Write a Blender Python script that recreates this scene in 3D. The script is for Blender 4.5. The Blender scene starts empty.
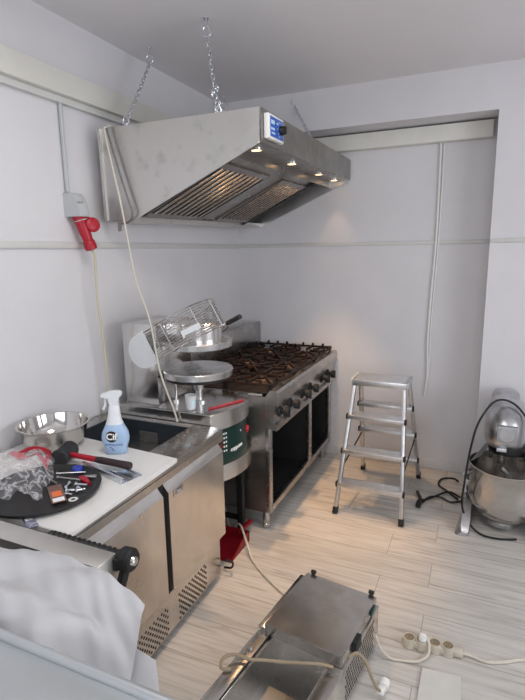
import bpy, bmesh, math, random
from mathutils import Vector as V, Matrix as M4
random.seed(7)
PI = math.pi
sc = bpy.context.scene
COL = sc.collection

# ------------------------------------------------------------------ materials
def mat(name, color, rough=.5, metal=0., var=0., vscale=8., bump=0., bscale=60., stretch=(1, 1, 1), rvar=0.,
        trans=0., ior=1.45, emit=None, estr=0., spec=.5, color2=None, coat=0., alpha=1.):
    m = bpy.data.materials.new(name); m.use_nodes = True
    nt = m.node_tree; b = nt.nodes['Principled BSDF']
    b.inputs['Base Color'].default_value = (*color, 1)
    b.inputs['Roughness'].default_value = rough
    b.inputs['Metallic'].default_value = metal
    b.inputs['IOR'].default_value = ior
    b.inputs['Specular IOR Level'].default_value = spec
    b.inputs['Transmission Weight'].default_value = trans
    b.inputs['Coat Weight'].default_value = coat
    b.inputs['Alpha'].default_value = alpha
    if emit:
        b.inputs['Emission Color'].default_value = (*emit, 1); b.inputs['Emission Strength'].default_value = estr
    tc = nt.nodes.new('ShaderNodeTexCoord'); mp = nt.nodes.new('ShaderNodeMapping')
    mp.inputs['Scale'].default_value = stretch
    nt.links.new(tc.outputs['Object'], mp.inputs['Vector'])
    if var or rvar:
        n = nt.nodes.new('ShaderNodeTexNoise'); n.inputs['Scale'].default_value = vscale; n.inputs['Detail'].default_value = 5
        n.inputs['Roughness'].default_value = .6
        nt.links.new(mp.outputs[0], n.inputs['Vector'])
        if var:
            mx = nt.nodes.new('ShaderNodeMix'); mx.data_type = 'RGBA'
            c2 = color2 if color2 else tuple(max(0, c * (1 - var)) for c in color)
            mx.inputs[6].default_value = (*color, 1); mx.inputs[7].default_value = (*c2, 1)
            mr = nt.nodes.new('ShaderNodeMapRange'); mr.inputs[1].default_value = .38; mr.inputs[2].default_value = .68
            nt.links.new(n.outputs[0], mr.inputs[0]); nt.links.new(mr.outputs[0], mx.inputs[0])
            nt.links.new(mx.outputs[2], b.inputs['Base Color'])
        if rvar:
            mr = nt.nodes.new('ShaderNodeMapRange'); mr.inputs[1].default_value = .3; mr.inputs[2].default_value = .7
            mr.inputs[3].default_value = rough - rvar; mr.inputs[4].default_value = rough + rvar
            nt.links.new(n.outputs[0], mr.inputs[0]); nt.links.new(mr.outputs[0], b.inputs['Roughness'])
    if bump:
        n2 = nt.nodes.new('ShaderNodeTexNoise'); n2.inputs['Scale'].default_value = bscale; n2.inputs['Detail'].default_value = 3
        nt.links.new(mp.outputs[0], n2.inputs['Vector'])
        bp = nt.nodes.new('ShaderNodeBump'); bp.inputs['Strength'].default_value = bump; bp.inputs['Distance'].default_value = .01
        nt.links.new(n2.outputs[0], bp.inputs['Height']); nt.links.new(bp.outputs[0], b.inputs['Normal'])
    return m

def steel(name, c=(.55, .54, .525), rough=.3, var=.2, vscale=6, rvar=.08, stretch=(1, 1, 1), bump=.03, bscale=25, color2=None):
    return mat(name, c, rough, 1., var, vscale, bump, bscale, stretch, rvar, color2=color2)

M = {}
M['wall'] = mat('wall_paint', (.69, .68, .70), .7, var=.05, vscale=2.5, bump=.04, bscale=90)
M['ceiling'] = mat('ceiling_paint', (.76, .74, .755), .8, var=.04, vscale=2, bump=.03, bscale=70)
M['cream'] = mat('cream_board', (.70, .69, .64), .5, var=.06, vscale=5)
M['dado'] = mat('dado_strip', (.62, .62, .60), .5, var=.05)
M['base'] = mat('baseboard_tile', (.66, .65, .65), .35, var=.08, vscale=12)
M['steel'] = steel('brushed_steel')
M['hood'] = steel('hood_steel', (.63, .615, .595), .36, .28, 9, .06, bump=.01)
for n_ in M['hood'].node_tree.nodes:
    if n_.type == 'MAP_RANGE': n_.inputs[1].default_value = .56; n_.inputs[2].default_value = .74; break
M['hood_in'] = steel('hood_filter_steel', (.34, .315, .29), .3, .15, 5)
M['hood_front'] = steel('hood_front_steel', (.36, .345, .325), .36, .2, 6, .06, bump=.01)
M['slat'] = steel('filter_slat_steel', (.56, .52, .48), .24, .1, 8)
M['door'] = steel('door_steel', (.74, .71, .675), .25, .20, 4, .07, (1, 1, .6), .0)
M['polish'] = steel('polished_steel', (.72, .70, .67), .10, .10, 6, .04, bump=.0)
M['alu'] = steel('aluminium', (.64, .64, .645), .36, .12, 20, .06)
M['castalu'] = steel('cast_aluminium', (.60, .60, .62), .34, .25, 12, .08, bump=.06, bscale=40)
M['zinc'] = steel('zinc_steel', (.72, .75, .79), .3, .1, 15)
M['cookrust'] = mat('grate_iron', (.009, .008, .008), .6, 0., .8, 14, .2, 60, color2=(.035, .016, .010), spec=.25)
M['hobtray'] = mat('hob_tray', (.020, .015, .013), .42, .3, .7, 9, .1, 40, color2=(.012, .009, .008))
M['burner'] = mat('burner_cap', (.20, .15, .12), .45, .7, .5, 16, color2=(.06, .035, .025))
M['black'] = mat('black_plastic', (.011, .011, .012), .5, var=.3, vscale=12)
M['rubber'] = mat('black_rubber', (.03, .03, .032), .65, var=.3, vscale=30, bump=.1)
M['blackpaint'] = mat('black_painted_steel', (.012, .012, .013), .4, var=.2)
M['ovenin'] = mat('oven_cavity', (.03, .03, .031), .5, .2, .3, 6)
M['well'] = mat('well_liner', (.05, .062, .075), .3, .5, .25, 5)
M['green'] = mat('green_panel', (.004, .030, .025), .3, var=.2)
M['red'] = mat('red_plastic', (.40, .008, .022), .35, var=.15, vscale=14)
M['reddark'] = mat('dark_red_plastic', (.24, .006, .014), .4, var=.2, vscale=10)
M['greyplastic'] = mat('grey_plastic', (.47, .49, .50), .4, var=.05)
M['white'] = mat('white_plastic', (.80, .80, .78), .35, var=.04)
M['board'] = mat('white_board', (.78, .77, .745), .42, var=.07, vscale=7)
M['cable'] = mat('beige_cable', (.60, .56, .48), .5, var=.08)
M['greycable'] = mat('grey_cable', (.20, .19, .185), .5, var=.08)
M['yellowcable'] = mat('olive_cable', (.55, .50, .36), .5, var=.1)
M['loopcable'] = mat('tan_cable', (.34, .27, .18), .5, var=.15)
M['stripplastic'] = mat('ivory_plastic', (.55, .50, .41), .4, var=.12, vscale=30)
M['brass'] = mat('brass_contact', (.6, .45, .22), .35, 1., var=.2)
M['socketdark'] = mat('socket_recess', (.24, .19, .13), .5, var=.2)
M['tile'] = mat('offcut_tile', (.62, .60, .55), .35, var=.08, vscale=9)
M['blue'] = mat('blue_label', (.03, .12, .55), .35, var=.3, vscale=60)
M['ltblue'] = mat('pale_blue_mark', (.55, .75, .85), .4, var=.05)
M['lamp'] = mat('lamp_glass', (.9, .8, .6), .3, emit=(1., .62, .26), estr=5., var=.02)
M['bluecap'] = mat('blue_cap', (.02, .05, .42), .4, var=.1)
M['bottle'] = mat('blue_liquid_bottle', (.50, .68, .92), .18, var=.06, trans=.25, ior=1.33)
M['bottlewhite'] = mat('trigger_plastic', (.74, .76, .79), .35, var=.03)
M['ink'] = mat('ink_black', (.012, .014, .016), .4, var=.05)
M['inkblue'] = mat('ink_blue', (.03, .06, .32), .4, var=.05)
M['white_print'] = mat('white_print', (.88, .88, .86), .4, var=.02)
M['orange'] = mat('orange_print', (.80, .17, .04), .4, var=.1)
M['cardboard'] = mat('brown_packet', (.22, .12, .10), .45, var=.3, vscale=40)
M['navy'] = mat('navy_print', (.05, .05, .13), .4, var=.4, vscale=60, color2=(.4, .42, .5))
M['guardplastic'] = mat('frosted_plastic', (.66, .68, .70), .3, var=.05)
M['cup'] = mat('translucent_cup', (.82, .84, .86), .3, var=.03, trans=.3)
M['tray'] = mat('tray_black', (.022, .022, .023), .5, var=.3, vscale=25, bump=.05)
M['grip'] = mat('dark_grip', (.035, .018, .018), .45, var=.4, vscale=18)
M['sticker'] = mat('grey_sticker', (.36, .36, .37), .35, .5, var=.15)
M['press'] = steel('press_steel', (.72, .71, .70), .22, .12, 6, .06, bump=.0)
M['plate'] = steel('plate_steel', (.74, .74, .74), .26, .3, 5, .1, bump=.0)
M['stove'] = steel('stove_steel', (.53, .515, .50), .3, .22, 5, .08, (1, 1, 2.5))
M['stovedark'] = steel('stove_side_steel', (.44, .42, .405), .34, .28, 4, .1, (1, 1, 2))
M['fryer'] = steel('fryer_steel', (.68, .655, .62), .23, .22, 9, .06, bump=.008)
M['fryin'] = steel('fryer_basin_steel', (.74, .72, .69), .3, .15, 5, .05, bump=.0)
M['table'] = mat('table_steel', (.56, .59, .61), .38, .65, .10, 3, rvar=.06)
M['machine'] = steel('sheeter_steel', (.68, .66, .63), .42, .12, 6, .06)
M['darkstrip'] = mat('dark_grey_strip', (.13, .125, .125), .5, .3, var=.3, vscale=20)
M['added_glow'] = mat('added_panel_light', (.9, .9, .9), .5, emit=(1, .97, .94), estr=2., var=.01)  # glow of the added ceiling panel

# nonwoven sheet: thin white, lets some light through
m = bpy.data.materials.new('foam_sheet'); m.use_nodes = True; nt = m.node_tree
b = nt.nodes['Principled BSDF']; b.inputs['Base Color'].default_value = (.55, .55, .565, 1); b.inputs['Roughness'].default_value = .75
n = nt.nodes.new('ShaderNodeTexNoise'); n.inputs['Scale'].default_value = 160; bp = nt.nodes.new('ShaderNodeBump')
bp.inputs['Strength'].default_value = .35; bp.inputs['Distance'].default_value = .004
nt.links.new(n.outputs[0], bp.inputs['Height']); nt.links.new(bp.outputs[0], b.inputs['Normal'])
b.inputs['Subsurface Weight'].default_value = 0
tr = nt.nodes.new('ShaderNodeBsdfTransparent'); mxs = nt.nodes.new('ShaderNodeMixShader'); mxs.inputs[0].default_value = .12
nt.links.new(b.outputs[0], mxs.inputs[1]); nt.links.new(tr.outputs[0], mxs.inputs[2])
nt.links.new(mxs.outputs[0], nt.nodes['Material Output'].inputs['Surface'])
M['foam'] = m
# crumpled clear plastic: mostly see-through, whitish along its creases
m = bpy.data.materials.new('clear_plastic_film'); m.use_nodes = True; nt = m.node_tree
b = nt.nodes['Principled BSDF']; b.inputs['Base Color'].default_value = (.80, .79, .82, 1); b.inputs['Roughness'].default_value = .14
b.inputs['Specular IOR Level'].default_value = 1.
tc = nt.nodes.new('ShaderNodeTexCoord'); nz = nt.nodes.new('ShaderNodeTexNoise'); nz.inputs['Scale'].default_value = 18; nz.inputs['Detail'].default_value = 3
md = nt.nodes.new('ShaderNodeVectorMath'); md.operation = 'MULTIPLY_ADD'; md.inputs[1].default_value = (.09, .09, .09)
nt.links.new(tc.outputs['Object'], nz.inputs['Vector']); nt.links.new(nz.outputs['Color'], md.inputs[0]); nt.links.new(tc.outputs['Object'], md.inputs[2])
vo = nt.nodes.new('ShaderNodeTexVoronoi'); vo.feature = 'DISTANCE_TO_EDGE'; vo.inputs['Scale'].default_value = 19
nt.links.new(md.outputs[0], vo.inputs['Vector'])
mr = nt.nodes.new('ShaderNodeMapRange'); mr.inputs[1].default_value = 0; mr.inputs[2].default_value = .16; mr.inputs[3].default_value = .52; mr.inputs[4].default_value = .88
nt.links.new(vo.outputs['Distance'], mr.inputs[0])
bp = nt.nodes.new('ShaderNodeBump'); bp.inputs['Strength'].default_value = 1.; bp.inputs['Distance'].default_value = .02
nt.links.new(vo.outputs['Distance'], bp.inputs['Height']); nt.links.new(bp.outputs[0], b.inputs['Normal'])
tr = nt.nodes.new('ShaderNodeBsdfTransparent'); mxs = nt.nodes.new('ShaderNodeMixShader')
nt.links.new(mr.outputs[0], mxs.inputs[0]); nt.links.new(b.outputs[0], mxs.inputs[1]); nt.links.new(tr.outputs[0], mxs.inputs[2])
nt.links.new(mxs.outputs[0], nt.nodes['Material Output'].inputs['Surface'])
M['film'] = m

# wood plank tile floor
def floor_mat():
    m = bpy.data.materials.new('wood_plank_floor'); m.use_nodes = True; nt = m.node_tree; L = nt.links.new
    b = nt.nodes['Principled BSDF']
    tc = nt.nodes.new('ShaderNodeTexCoord'); mp = nt.nodes.new('ShaderNodeMapping')
    mp.inputs['Location'].default_value = (-1.846 + 12.5, 1.327 + .222 * 40, 0)
    L(tc.outputs['Object'], mp.inputs[0])
    br = nt.nodes.new('ShaderNodeTexBrick')
    br.offset = .205; br.offset_frequency = 2; br.squash = 1
    br.inputs['Color1'].default_value = (0, 0, 0, 1); br.inputs['Color2'].default_value = (1, 1, 1, 1)
    br.inputs['Mortar'].default_value = (.5, .5, .5, 1)
    br.inputs['Scale'].default_value = 1; br.inputs['Mortar Size'].default_value = .0022; br.inputs['Mortar Smooth'].default_value = .3
    br.inputs['Brick Width'].default_value = 1.25; br.inputs['Row Height'].default_value = .222
    L(mp.outputs[0], br.inputs['Vector'])
    # grain, shifted per plank
    ad = nt.nodes.new('ShaderNodeVectorMath'); ad.operation = 'MULTIPLY_ADD'
    ad.inputs[1].default_value = (7, 5, 3); L(br.outputs['Color'], ad.inputs[0]); L(tc.outputs['Object'], ad.inputs[2])
    m2 = nt.nodes.new('ShaderNodeMapping'); m2.inputs['Scale'].default_value = (1.6, 22, 1); L(ad.outputs[0], m2.inputs[0])
    n1 = nt.nodes.new('ShaderNodeTexNoise'); n1.inputs['Scale'].default_value = 2.2; n1.inputs['Detail'].default_value = 6; n1.inputs['Distortion'].default_value = .6
    L(m2.outputs[0], n1.inputs['Vector'])
    rp = nt.nodes.new('ShaderNodeValToRGB'); e = rp.color_ramp.elements
    e[0].position = .28; e[0].color = (.37, .335, .295, 1); e[1].position = .60; e[1].color = (.60, .57, .53, 1)
    x = e.new(.42); x.color = (.51, .48, .44, 1)
    L(n1.outputs[0], rp.inputs[0])
    n3 = nt.nodes.new('ShaderNodeTexNoise'); n3.inputs['Scale'].default_value = 3.; n3.inputs['Detail'].default_value = 2
    L(tc.outputs['Object'], n3.inputs['Vector'])
    mx = nt.nodes.new('ShaderNodeMix'); mx.data_type = 'RGBA'; mx.blend_type = 'MULTIPLY'; mx.inputs[0].default_value = .5
    rp2 = nt.nodes.new('ShaderNodeValToRGB'); e = rp2.color_ramp.elements
    e[0].position = 0; e[0].color = (.80, .80, .80, 1); e[1].position = 1; e[1].color = (1.1, 1.1, 1.1, 1)
    L(br.outputs['Color'], rp2.inputs[0])
    L(rp.outputs[0], mx.inputs[6]); L(rp2.outputs[0], mx.inputs[7])
    mx2 = nt.nodes.new('ShaderNodeMix'); mx2.data_type = 'RGBA'
    L(br.outputs['Fac'], mx2.inputs[0]); L(mx.outputs[2], mx2.inputs[6]); mx2.inputs[7].default_value = (.30, .275, .245, 1)
    L(mx2.outputs[2], b.inputs['Base Color'])
    b.inputs['Roughness'].default_value = .42
    bp = nt.nodes.new('ShaderNodeBump'); bp.inputs['Strength'].default_value = .12; bp.inputs['Distance'].default_value = .004
    L(n1.outputs[0], bp.inputs['Height']); L(bp.outputs[0], b.inputs['Normal'])
    return m
M['floor'] = floor_mat()

# ------------------------------------------------------------------ mesh helpers
def bm_():
    return bmesh.new()
def box(bm, x0, x1, y0, y1, z0, z1, bev=0., mtx=None, seg=2):
    t = bmesh.new()
    bmesh.ops.create_cube(t, size=1, matrix=M4.Translation(((x0+x1)/2, (y0+y1)/2, (z0+z1)/2)) @ M4.Diagonal((abs(x1-x0), abs(y1-y0), abs(z1-z0), 1)))
    if bev: bmesh.ops.bevel(t, geom=t.edges[:], offset=bev, segments=seg, profile=.5, affect='EDGES')
    if mtx: t.transform(mtx)
    merge(bm, t)
def merge(bm, t):
    me = bpy.data.meshes.new('tmp'); t.to_mesh(me); t.free(); bm.from_mesh(me); bpy.data.meshes.remove(me)
def frame_of(d, up=None):
    d = V(d).normalized(); up = V(up) if up else (V((0, 0, 1)) if abs(d.z) < .9 else V((1, 0, 0)))
    x = up.cross(d).normalized(); y = d.cross(x)
    return x, y, d
def mtx_from(x, y, z, o):
    return M4(((x[0], y[0], z[0], o[0]), (x[1], y[1], z[1], o[1]), (x[2], y[2], z[2], o[2]), (0, 0, 0, 1)))
def bar(bm, p0, p1, w, h, up=None, bev=0.):
    """rectangular bar from p0 to p1; w across (up x dir), h along up"""
    p0, p1 = V(p0), V(p1); x, y, d = frame_of(p1-p0, up); L = (p1-p0).length
    box(bm, -w/2, w/2, -h/2, h/2, 0, L, bev, mtx_from(x, y, d, p0))
def tube(bm, pts, r, seg=10, closed=False, cap=True, radii=None):
    pts = [V(p) for p in pts]; n = len(pts); rings = []
    t0 = (pts[1]-pts[0]).normalized(); x, y, _ = frame_of(t0)
    prev = t0
    for i, p in enumerate(pts):
        if closed: t = (pts[(i+1) % n]-pts[i-1]).normalized()
        elif i == 0: t = t0
        elif i == n-1: t = (pts[-1]-pts[-2]).normalized()
        else: t = (pts[i+1]-pts[i-1]).normalized()
        q = prev.rotation_difference(t); x = q @ x; y = q @ y; prev = t
        rr = radii[i] if radii else r
        rings.append([bm.verts.new(p + x*math.cos(2*PI*k/seg)*rr + y*math.sin(2*PI*k/seg)*rr) for k in range(seg)])
    for i in range(n if closed else n-1):
        a, b = rings[i], rings[(i+1) % n]
        for k in range(seg): bm.faces.new((a[k], a[(k+1) % seg], b[(k+1) % seg], b[k]))
    if cap and not closed:
        bm.faces.new(rings[0][::-1]); bm.faces.new(rings[-1])
def cyl(bm, p0, p1, r, seg=24, r1=None):
    tube(bm, [p0, p1], r, seg, radii=[r, r if r1 is None else r1])
def lathe(bm, prof, center=(0, 0, 0), seg=40, axis=None, mtx=None, cap0=False, cap1=False):
    mt = mtx or M4.Translation(center)
    rings = []
    for r, z in prof:
        rings.append([bm.verts.new(mt @ V((r*math.cos(2*PI*k/seg), r*math.sin(2*PI*k/seg), z))) for k in range(seg)])
    for a, b in zip(rings, rings[1:]):
        for k in range(seg): bm.faces.new((a[k], a[(k+1) % seg], b[(k+1) % seg], b[k]))
    if cap0: bm.faces.new(rings[0][::-1])
    if cap1: bm.faces.new(rings[-1])
def prism(bm, poly, a0, a1, axis='y', mtx=None):
    """poly in the two other axes; extruded along axis"""
    def P(u, v, a):
        p = {'x': (a, u, v), 'y': (u, a, v), 'z': (u, v, a)}[axis]
        return mtx @ V(p) if mtx else V(p)
    A = [bm.verts.new(P(u, v, a0)) for u, v in poly]; B = [bm.verts.new(P(u, v, a1)) for u, v in poly]
    n = len(poly)
    for i in range(n): bm.faces.new((A[i], A[(i+1) % n], B[(i+1) % n], B[i]))
    bm.faces.new(A[::-1]); bm.faces.new(B)
def loft(bm, rings, cap=True):
    R = [[bm.verts.new(V(p)) for p in r] for r in rings]; n = len(R[0])
    for a, b in zip(R, R[1:]):
        for k in range(n): bm.faces.new((a[k], a[(k+1) % n], b[(k+1) % n], b[k]))
    if cap: bm.faces.new(R[0][::-1]); bm.faces.new(R[-1])
def grid(bm, f, nu, nv):
    g = [[bm.verts.new(V(f(i/nu, j/nv))) for j in range(nv+1)] for i in range(nu+1)]
    for i in range(nu):
        for j in range(nv): bm.faces.new((g[i][j], g[i+1][j], g[i+1][j+1], g[i][j+1]))
def spline(pts, n=10):
    P = [V(p) for p in pts]; P = [P[0]*2-P[1]] + P + [P[-1]*2-P[-2]]; out = []
    for i in range(1, len(P)-2):
        a, b, c, d = P[i-1:i+3]
        for k in range(n):
            t = k/n
            out.append(.5*((2*b)+(c-a)*t+(2*a-5*b+4*c-d)*t*t+(3*b-a-3*c+d)*t**3))
    out.append(P[-2]); return out
def solidify(bm, th):
    bmesh.ops.recalc_face_normals(bm, faces=bm.faces[:])
    bmesh.ops.solidify(bm, geom=bm.faces[:], thickness=th)

def strokes_bm(w, h, n, x, y, o, ext=.0005, seed=1):
    """print too small to read: a row of short upright and level strokes"""
    rnd = random.Random(seed); bm = bmesh.new()
    for k in range(n):
        c = -w/2+w*(k+.5)/n; q = w/n*.36; lo, hi = -h/2, h/2*rnd.choice((.5, 1, 1))
        box(bm, c-q, c-q*.4, lo, hi, -ext, ext)
        if rnd.random() < .8: e = rnd.choice((lo+h*.1, (lo+hi)/2, hi-h*.1)); box(bm, c-q, c+q*.8, e-h*.1, e+h*.1, -ext, ext*.9)
    x = V(x).normalized(); y = V(y); y = (y-x*y.dot(x)).normalized(); z = x.cross(y)
    bm.transform(mtx_from(x, y, z, V(o))); return bm
def origin(o):
    p = V((0, 0, 0))
    while o: p = p + o.location; o = o.parent
    return p
def obj(name, bm, m, parent=None, loc=None, local=False, sharp=35, recalc=True):
    """link bm (world coordinates unless local) as one object"""
    if recalc: bmesh.ops.recalc_face_normals(bm, faces=bm.faces[:])
    o0 = origin(parent) if parent else V((0, 0, 0))
    l = V(loc) if loc is not None else V((0, 0, 0))
    if not local: bm.transform(M4.Translation(-(o0+l)))
    for f in bm.faces: f.smooth = True
    th = math.radians(sharp)
    for e in bm.edges:
        if len(e.link_faces) == 2:
            if e.calc_face_angle(0) > th: e.smooth = False
    me = bpy.data.meshes.new(name); bm.to_mesh(me); bm.free()
    me.materials.append(M[m] if isinstance(m, str) else m)
    o = bpy.data.objects.new(name, me); COL.objects.link(o)
    o.location = l
    if parent: o.parent = parent
    return o
def tag(o, label, cat, group=None):
    o['label'] = label; o['category'] = cat
    if group: o['group'] = group
    return o
def thing(name, label, cat, loc=(0, 0, 0), rot=(0, 0, 0), group=None):
    o = bpy.data.objects.new(name, None); COL.objects.link(o); o.location = loc; o.rotation_euler = rot
    o.empty_display_size = .05
    return tag(o, label, cat, group)
def struct(name, bm, m):
    o = obj(name, bm, m); o['kind'] = 'structure'; return o
def solo(name, bm, m, label, cat, loc=None, group=None, sharp=35):
    return tag(obj(name, bm, m, loc=loc, sharp=sharp), label, cat, group)
def text_bm(s, size, x, y, n_off, o, ext=.0006, align='CENTER', bold=0., shear=0.):
    """text laid with x direction x, y direction y (world), centred at o; returns bmesh"""
    cu = bpy.data.curves.new('txt', 'FONT'); cu.body = s; cu.size = size; cu.extrude = ext; cu.align_x = align; cu.align_y = 'CENTER'
    cu.offset = bold; cu.shear = shear; cu.resolution_u = 3
    ob = bpy.data.objects.new('txt', cu); COL.objects.link(ob)
    dg = bpy.context.evaluated_depsgraph_get(); me = bpy.data.meshes.new_from_object(ob.evaluated_get(dg))
    bpy.data.objects.remove(ob); bpy.data.curves.remove(cu)
    bm = bmesh.new(); bm.from_mesh(me); bpy.data.meshes.remove(me)
    x = V(x).normalized(); y = V(y); y = (y - x*y.dot(x)).normalized(); z = x.cross(y)
    bm.transform(mtx_from(x, y, z, V(o) + z*n_off)); return bm

# ------------------------------------------------------------------ room
HC = 2.935; XR = 4.2; YF = -6.6; ND = .27; JX = 2.035; ZL = 2.655
bm = bm_(); box(bm, -.15, XR+.15, YF-.15, .15, -.1, 0); struct('floor', bm, 'floor')
bm = bm_(); box(bm, -.15, XR+.15, YF-.15, .15, HC, HC+.1); struct('ceiling', bm, 'ceiling')
bm = bm_(); box(bm, -.15, 0, YF-.15, .15, 0, HC); struct('wall_left', bm, 'wall')
bm = bm_(); box(bm, 0, JX+.1, 0, .15, 0, HC); struct('wall_back', bm, 'wall')
bm = bm_(); prism(bm, [(0, HC), (0, ZL), (JX, ZL), (JX, 0), (XR, 0), (XR, HC)], -ND, 0, 'y'); struct('wall_pier', bm, 'wall')
# right wall with an added, unseen opening for light
WY0, WY1, WZ0, WZ1 = -3.7, -1.5, .95, 2.45
bm = bm_()
box(bm, XR, XR+.15, YF-.15, WY0, 0, HC); box(bm, XR, XR+.15, WY1, .15, 0, HC)
box(bm, XR, XR+.15, WY0, WY1, 0, WZ0); box(bm, XR, XR+.15, WY0, WY1, WZ1, HC); struct('wall_right', bm, 'wall')
# front wall with a wide opening put in, out of view, to let light in
FX0, FX1, FZ0, FZ1 = .7, 3.7, .8, 2.5
bm = bm_()
box(bm, -.15, FX0, YF-.15, YF, 0, HC); box(bm, FX1, XR, YF-.15, YF, 0, HC)
box(bm, FX0, FX1, YF-.15, YF, 0, FZ0); box(bm, FX0, FX1, YF-.15, YF, FZ1, HC); struct('wall_front', bm, 'wall')
def added_window(name, a0, a1, z0, z1, plane, ax):
    bm = bm_()
    def bx(u0, u1, w0, w1):
        if ax == 'x': box(bm, plane+.04, plane+.10, u0, u1, w0, w1, .005)
        else: box(bm, u0, u1, plane-.10, plane-.04, w0, w1, .005)
    bx(a0, a0+.07, z0, z1); bx(a1-.07, a1, z0, z1); bx(a0, a1, z0, z0+.07); bx(a0, a1, z1-.07, z1)
    mid = (a0+a1)/2; bx(mid-.035, mid+.035, z0, z1)
    struct(name, bm, 'white')
added_window('added_window_1', WY0, WY1, WZ0, WZ1, XR, 'x'); added_window('added_window_2', FX0, FX1, FZ0, FZ1, YF, 'y')  # both are added, unseen, to bring light into the room
# trims
bm = bm_(); box(bm, 0, .06, YF, -.27, 2.548, 2.66, .004); struct('trim_1', bm, 'cream')
bm = bm_(); box(bm, 0, .03, YF, -.27, 2.515, 2.547); struct('trim_2', bm, 'dado')
bm = bm_(); box(bm, 0, 2.01, -.075, -.0, 2.528, 2.642, .004); struct('trim_3', bm, 'cream')
bm = bm_(); box(bm, 0, .012, YF, 0, 1.805, 1.838, .003); struct('trim_4', bm, 'dado')
bm = bm_(); box(bm, .012, JX, -.012, 0, 1.808, 1.836, .003); struct('trim_5', bm, 'dado')
bm = bm_(); box(bm, JX, XR, -ND-.012, -ND, 1.808, 1.836, .003); struct('trim_6', bm, 'dado')
bm = bm_(); box(bm, 0, JX, -.012, 0, 0, .085, .003); struct('baseboard_back', bm, 'base')
bm = bm_(); box(bm, JX, XR, -ND-.012, -ND, 0, .085, .003); struct('baseboard_right', bm, 'base')
bm = bm_(); box(bm, 0, .012, YF, -.012, 0, .085, .003); struct('baseboard_left', bm, 'base')

# ------------------------------------------------------------------ exhaust hood
HO = V((.5, -.9, 2.3)); a_, b_ = .010, .021
hood = thing('exhaust_hood', 'big slanted stainless exhaust hood hanging on chains above the cooking range', 'exhaust hood', HO, (b_, 0, a_))
def hl(bm): bm.transform(M4.Translation(-HO)); return bm
X0, X1, Y0, Y1, ZT, ZF, ZB, XB = .056, 1.008, -1.801, -.022, 2.448, 2.296, 1.963, .235
side = [(X0, ZB), (XB, ZB), (X1, ZF), (X1, ZT), (X0, ZT)]
bm = bm_()
prism(bm, side, Y0, Y0+.004); prism(bm, side, Y1-.004, Y1)
box(bm, X0, X1, Y0+.004, Y1-.004, ZT-.004, ZT); box(bm, X0, X0+.004, Y0+.004, Y1-.004, ZB, ZT-.004)
box(bm, X0, XB, Y0+.004, Y1-.004, ZB, ZB+.004)
box(bm, XB-.004, XB, Y0+.004, Y1-.004, ZB+.004, ZB+.03)
obj('canopy_shell', hl(bm), 'hood', hood, local=True)
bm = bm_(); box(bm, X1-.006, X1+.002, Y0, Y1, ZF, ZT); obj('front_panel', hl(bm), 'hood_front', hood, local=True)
# folded vertical seam near the back of the side panel
bm = bm_(); box(bm, .075, .081, Y0-.012, Y0, ZB+.01, ZT); bar(bm, (XB+.01, Y0-.004, ZB+.004), (X1-.01, Y0-.004, ZF+.0), .004, .012)
obj('side_seam', hl(bm), 'hood', hood, local=True)
# lamp strip under the front lip
bm = bm_(); box(bm, .83, X1-.006, Y0+.006, Y1-.006, ZF+.002, ZF+.012)
prism(bm, [(.83, ZF+.002), (.84, ZF+.002), (.84, ZF-.045), (.83, ZF-.045)], Y0+.006, Y1-.006)
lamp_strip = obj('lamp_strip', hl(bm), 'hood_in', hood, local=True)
for yy in (-1.62, -1.09, -.53, -.12):
    bm = bm_(); lathe(bm, [(.034, 0), (.034, -.006), (.026, -.007), (.026, -.003)], (.905, yy, ZF+.002), 24)
    ring = obj('downlight', hl(bm), 'polish', hood, local=True)
    bm = bm_(); lathe(bm, [(.026, -.004), (.001, -.0045)], (.905, yy, ZF+.002), 24, cap1=True)
    obj('lens', hl(bm), 'lamp', ring, local=True)
# filter bank, in the slanted plane
sx, sz = XB, ZB+.012; ex, ez = .83, ZF-.045
ud = V((ex-sx, 0, ez-sz)).normalized(); UL = math.hypot(ex-sx, ez-sz); nd = V((-ud.z, 0, ud.x))
def fp(u, y, n): return V((sx, 0, sz)) + ud*u + nd*n + V((0, y, 0))
def fbox(bm, u0, u1, y0, y1, n0, n1, bev=0):
    box(bm, u0, u1, y0, y1, n0, n1, bev, mtx_from(ud, (0, 1, 0), nd, (sx, 0, sz)))
bm = bm_(); fbox(bm, 0, UL, Y0+.006, Y0+.075, .012, .018); fbox(bm, 0, UL, -1.115, -.905, .012, .018)
fbox(bm, 0, .035, Y0+.07, -.40, .012, .018); fbox(bm, UL-.06, UL, Y0+.07, -.40, .012, .018)
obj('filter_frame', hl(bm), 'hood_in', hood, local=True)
bm = bm_(); fbox(bm, 0, UL, Y0+.006, Y1-.006, .085, .09); obj('plenum_shade', hl(bm), 'black', hood, local=True)  # plate coloured black for the shade up behind the filters
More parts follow.
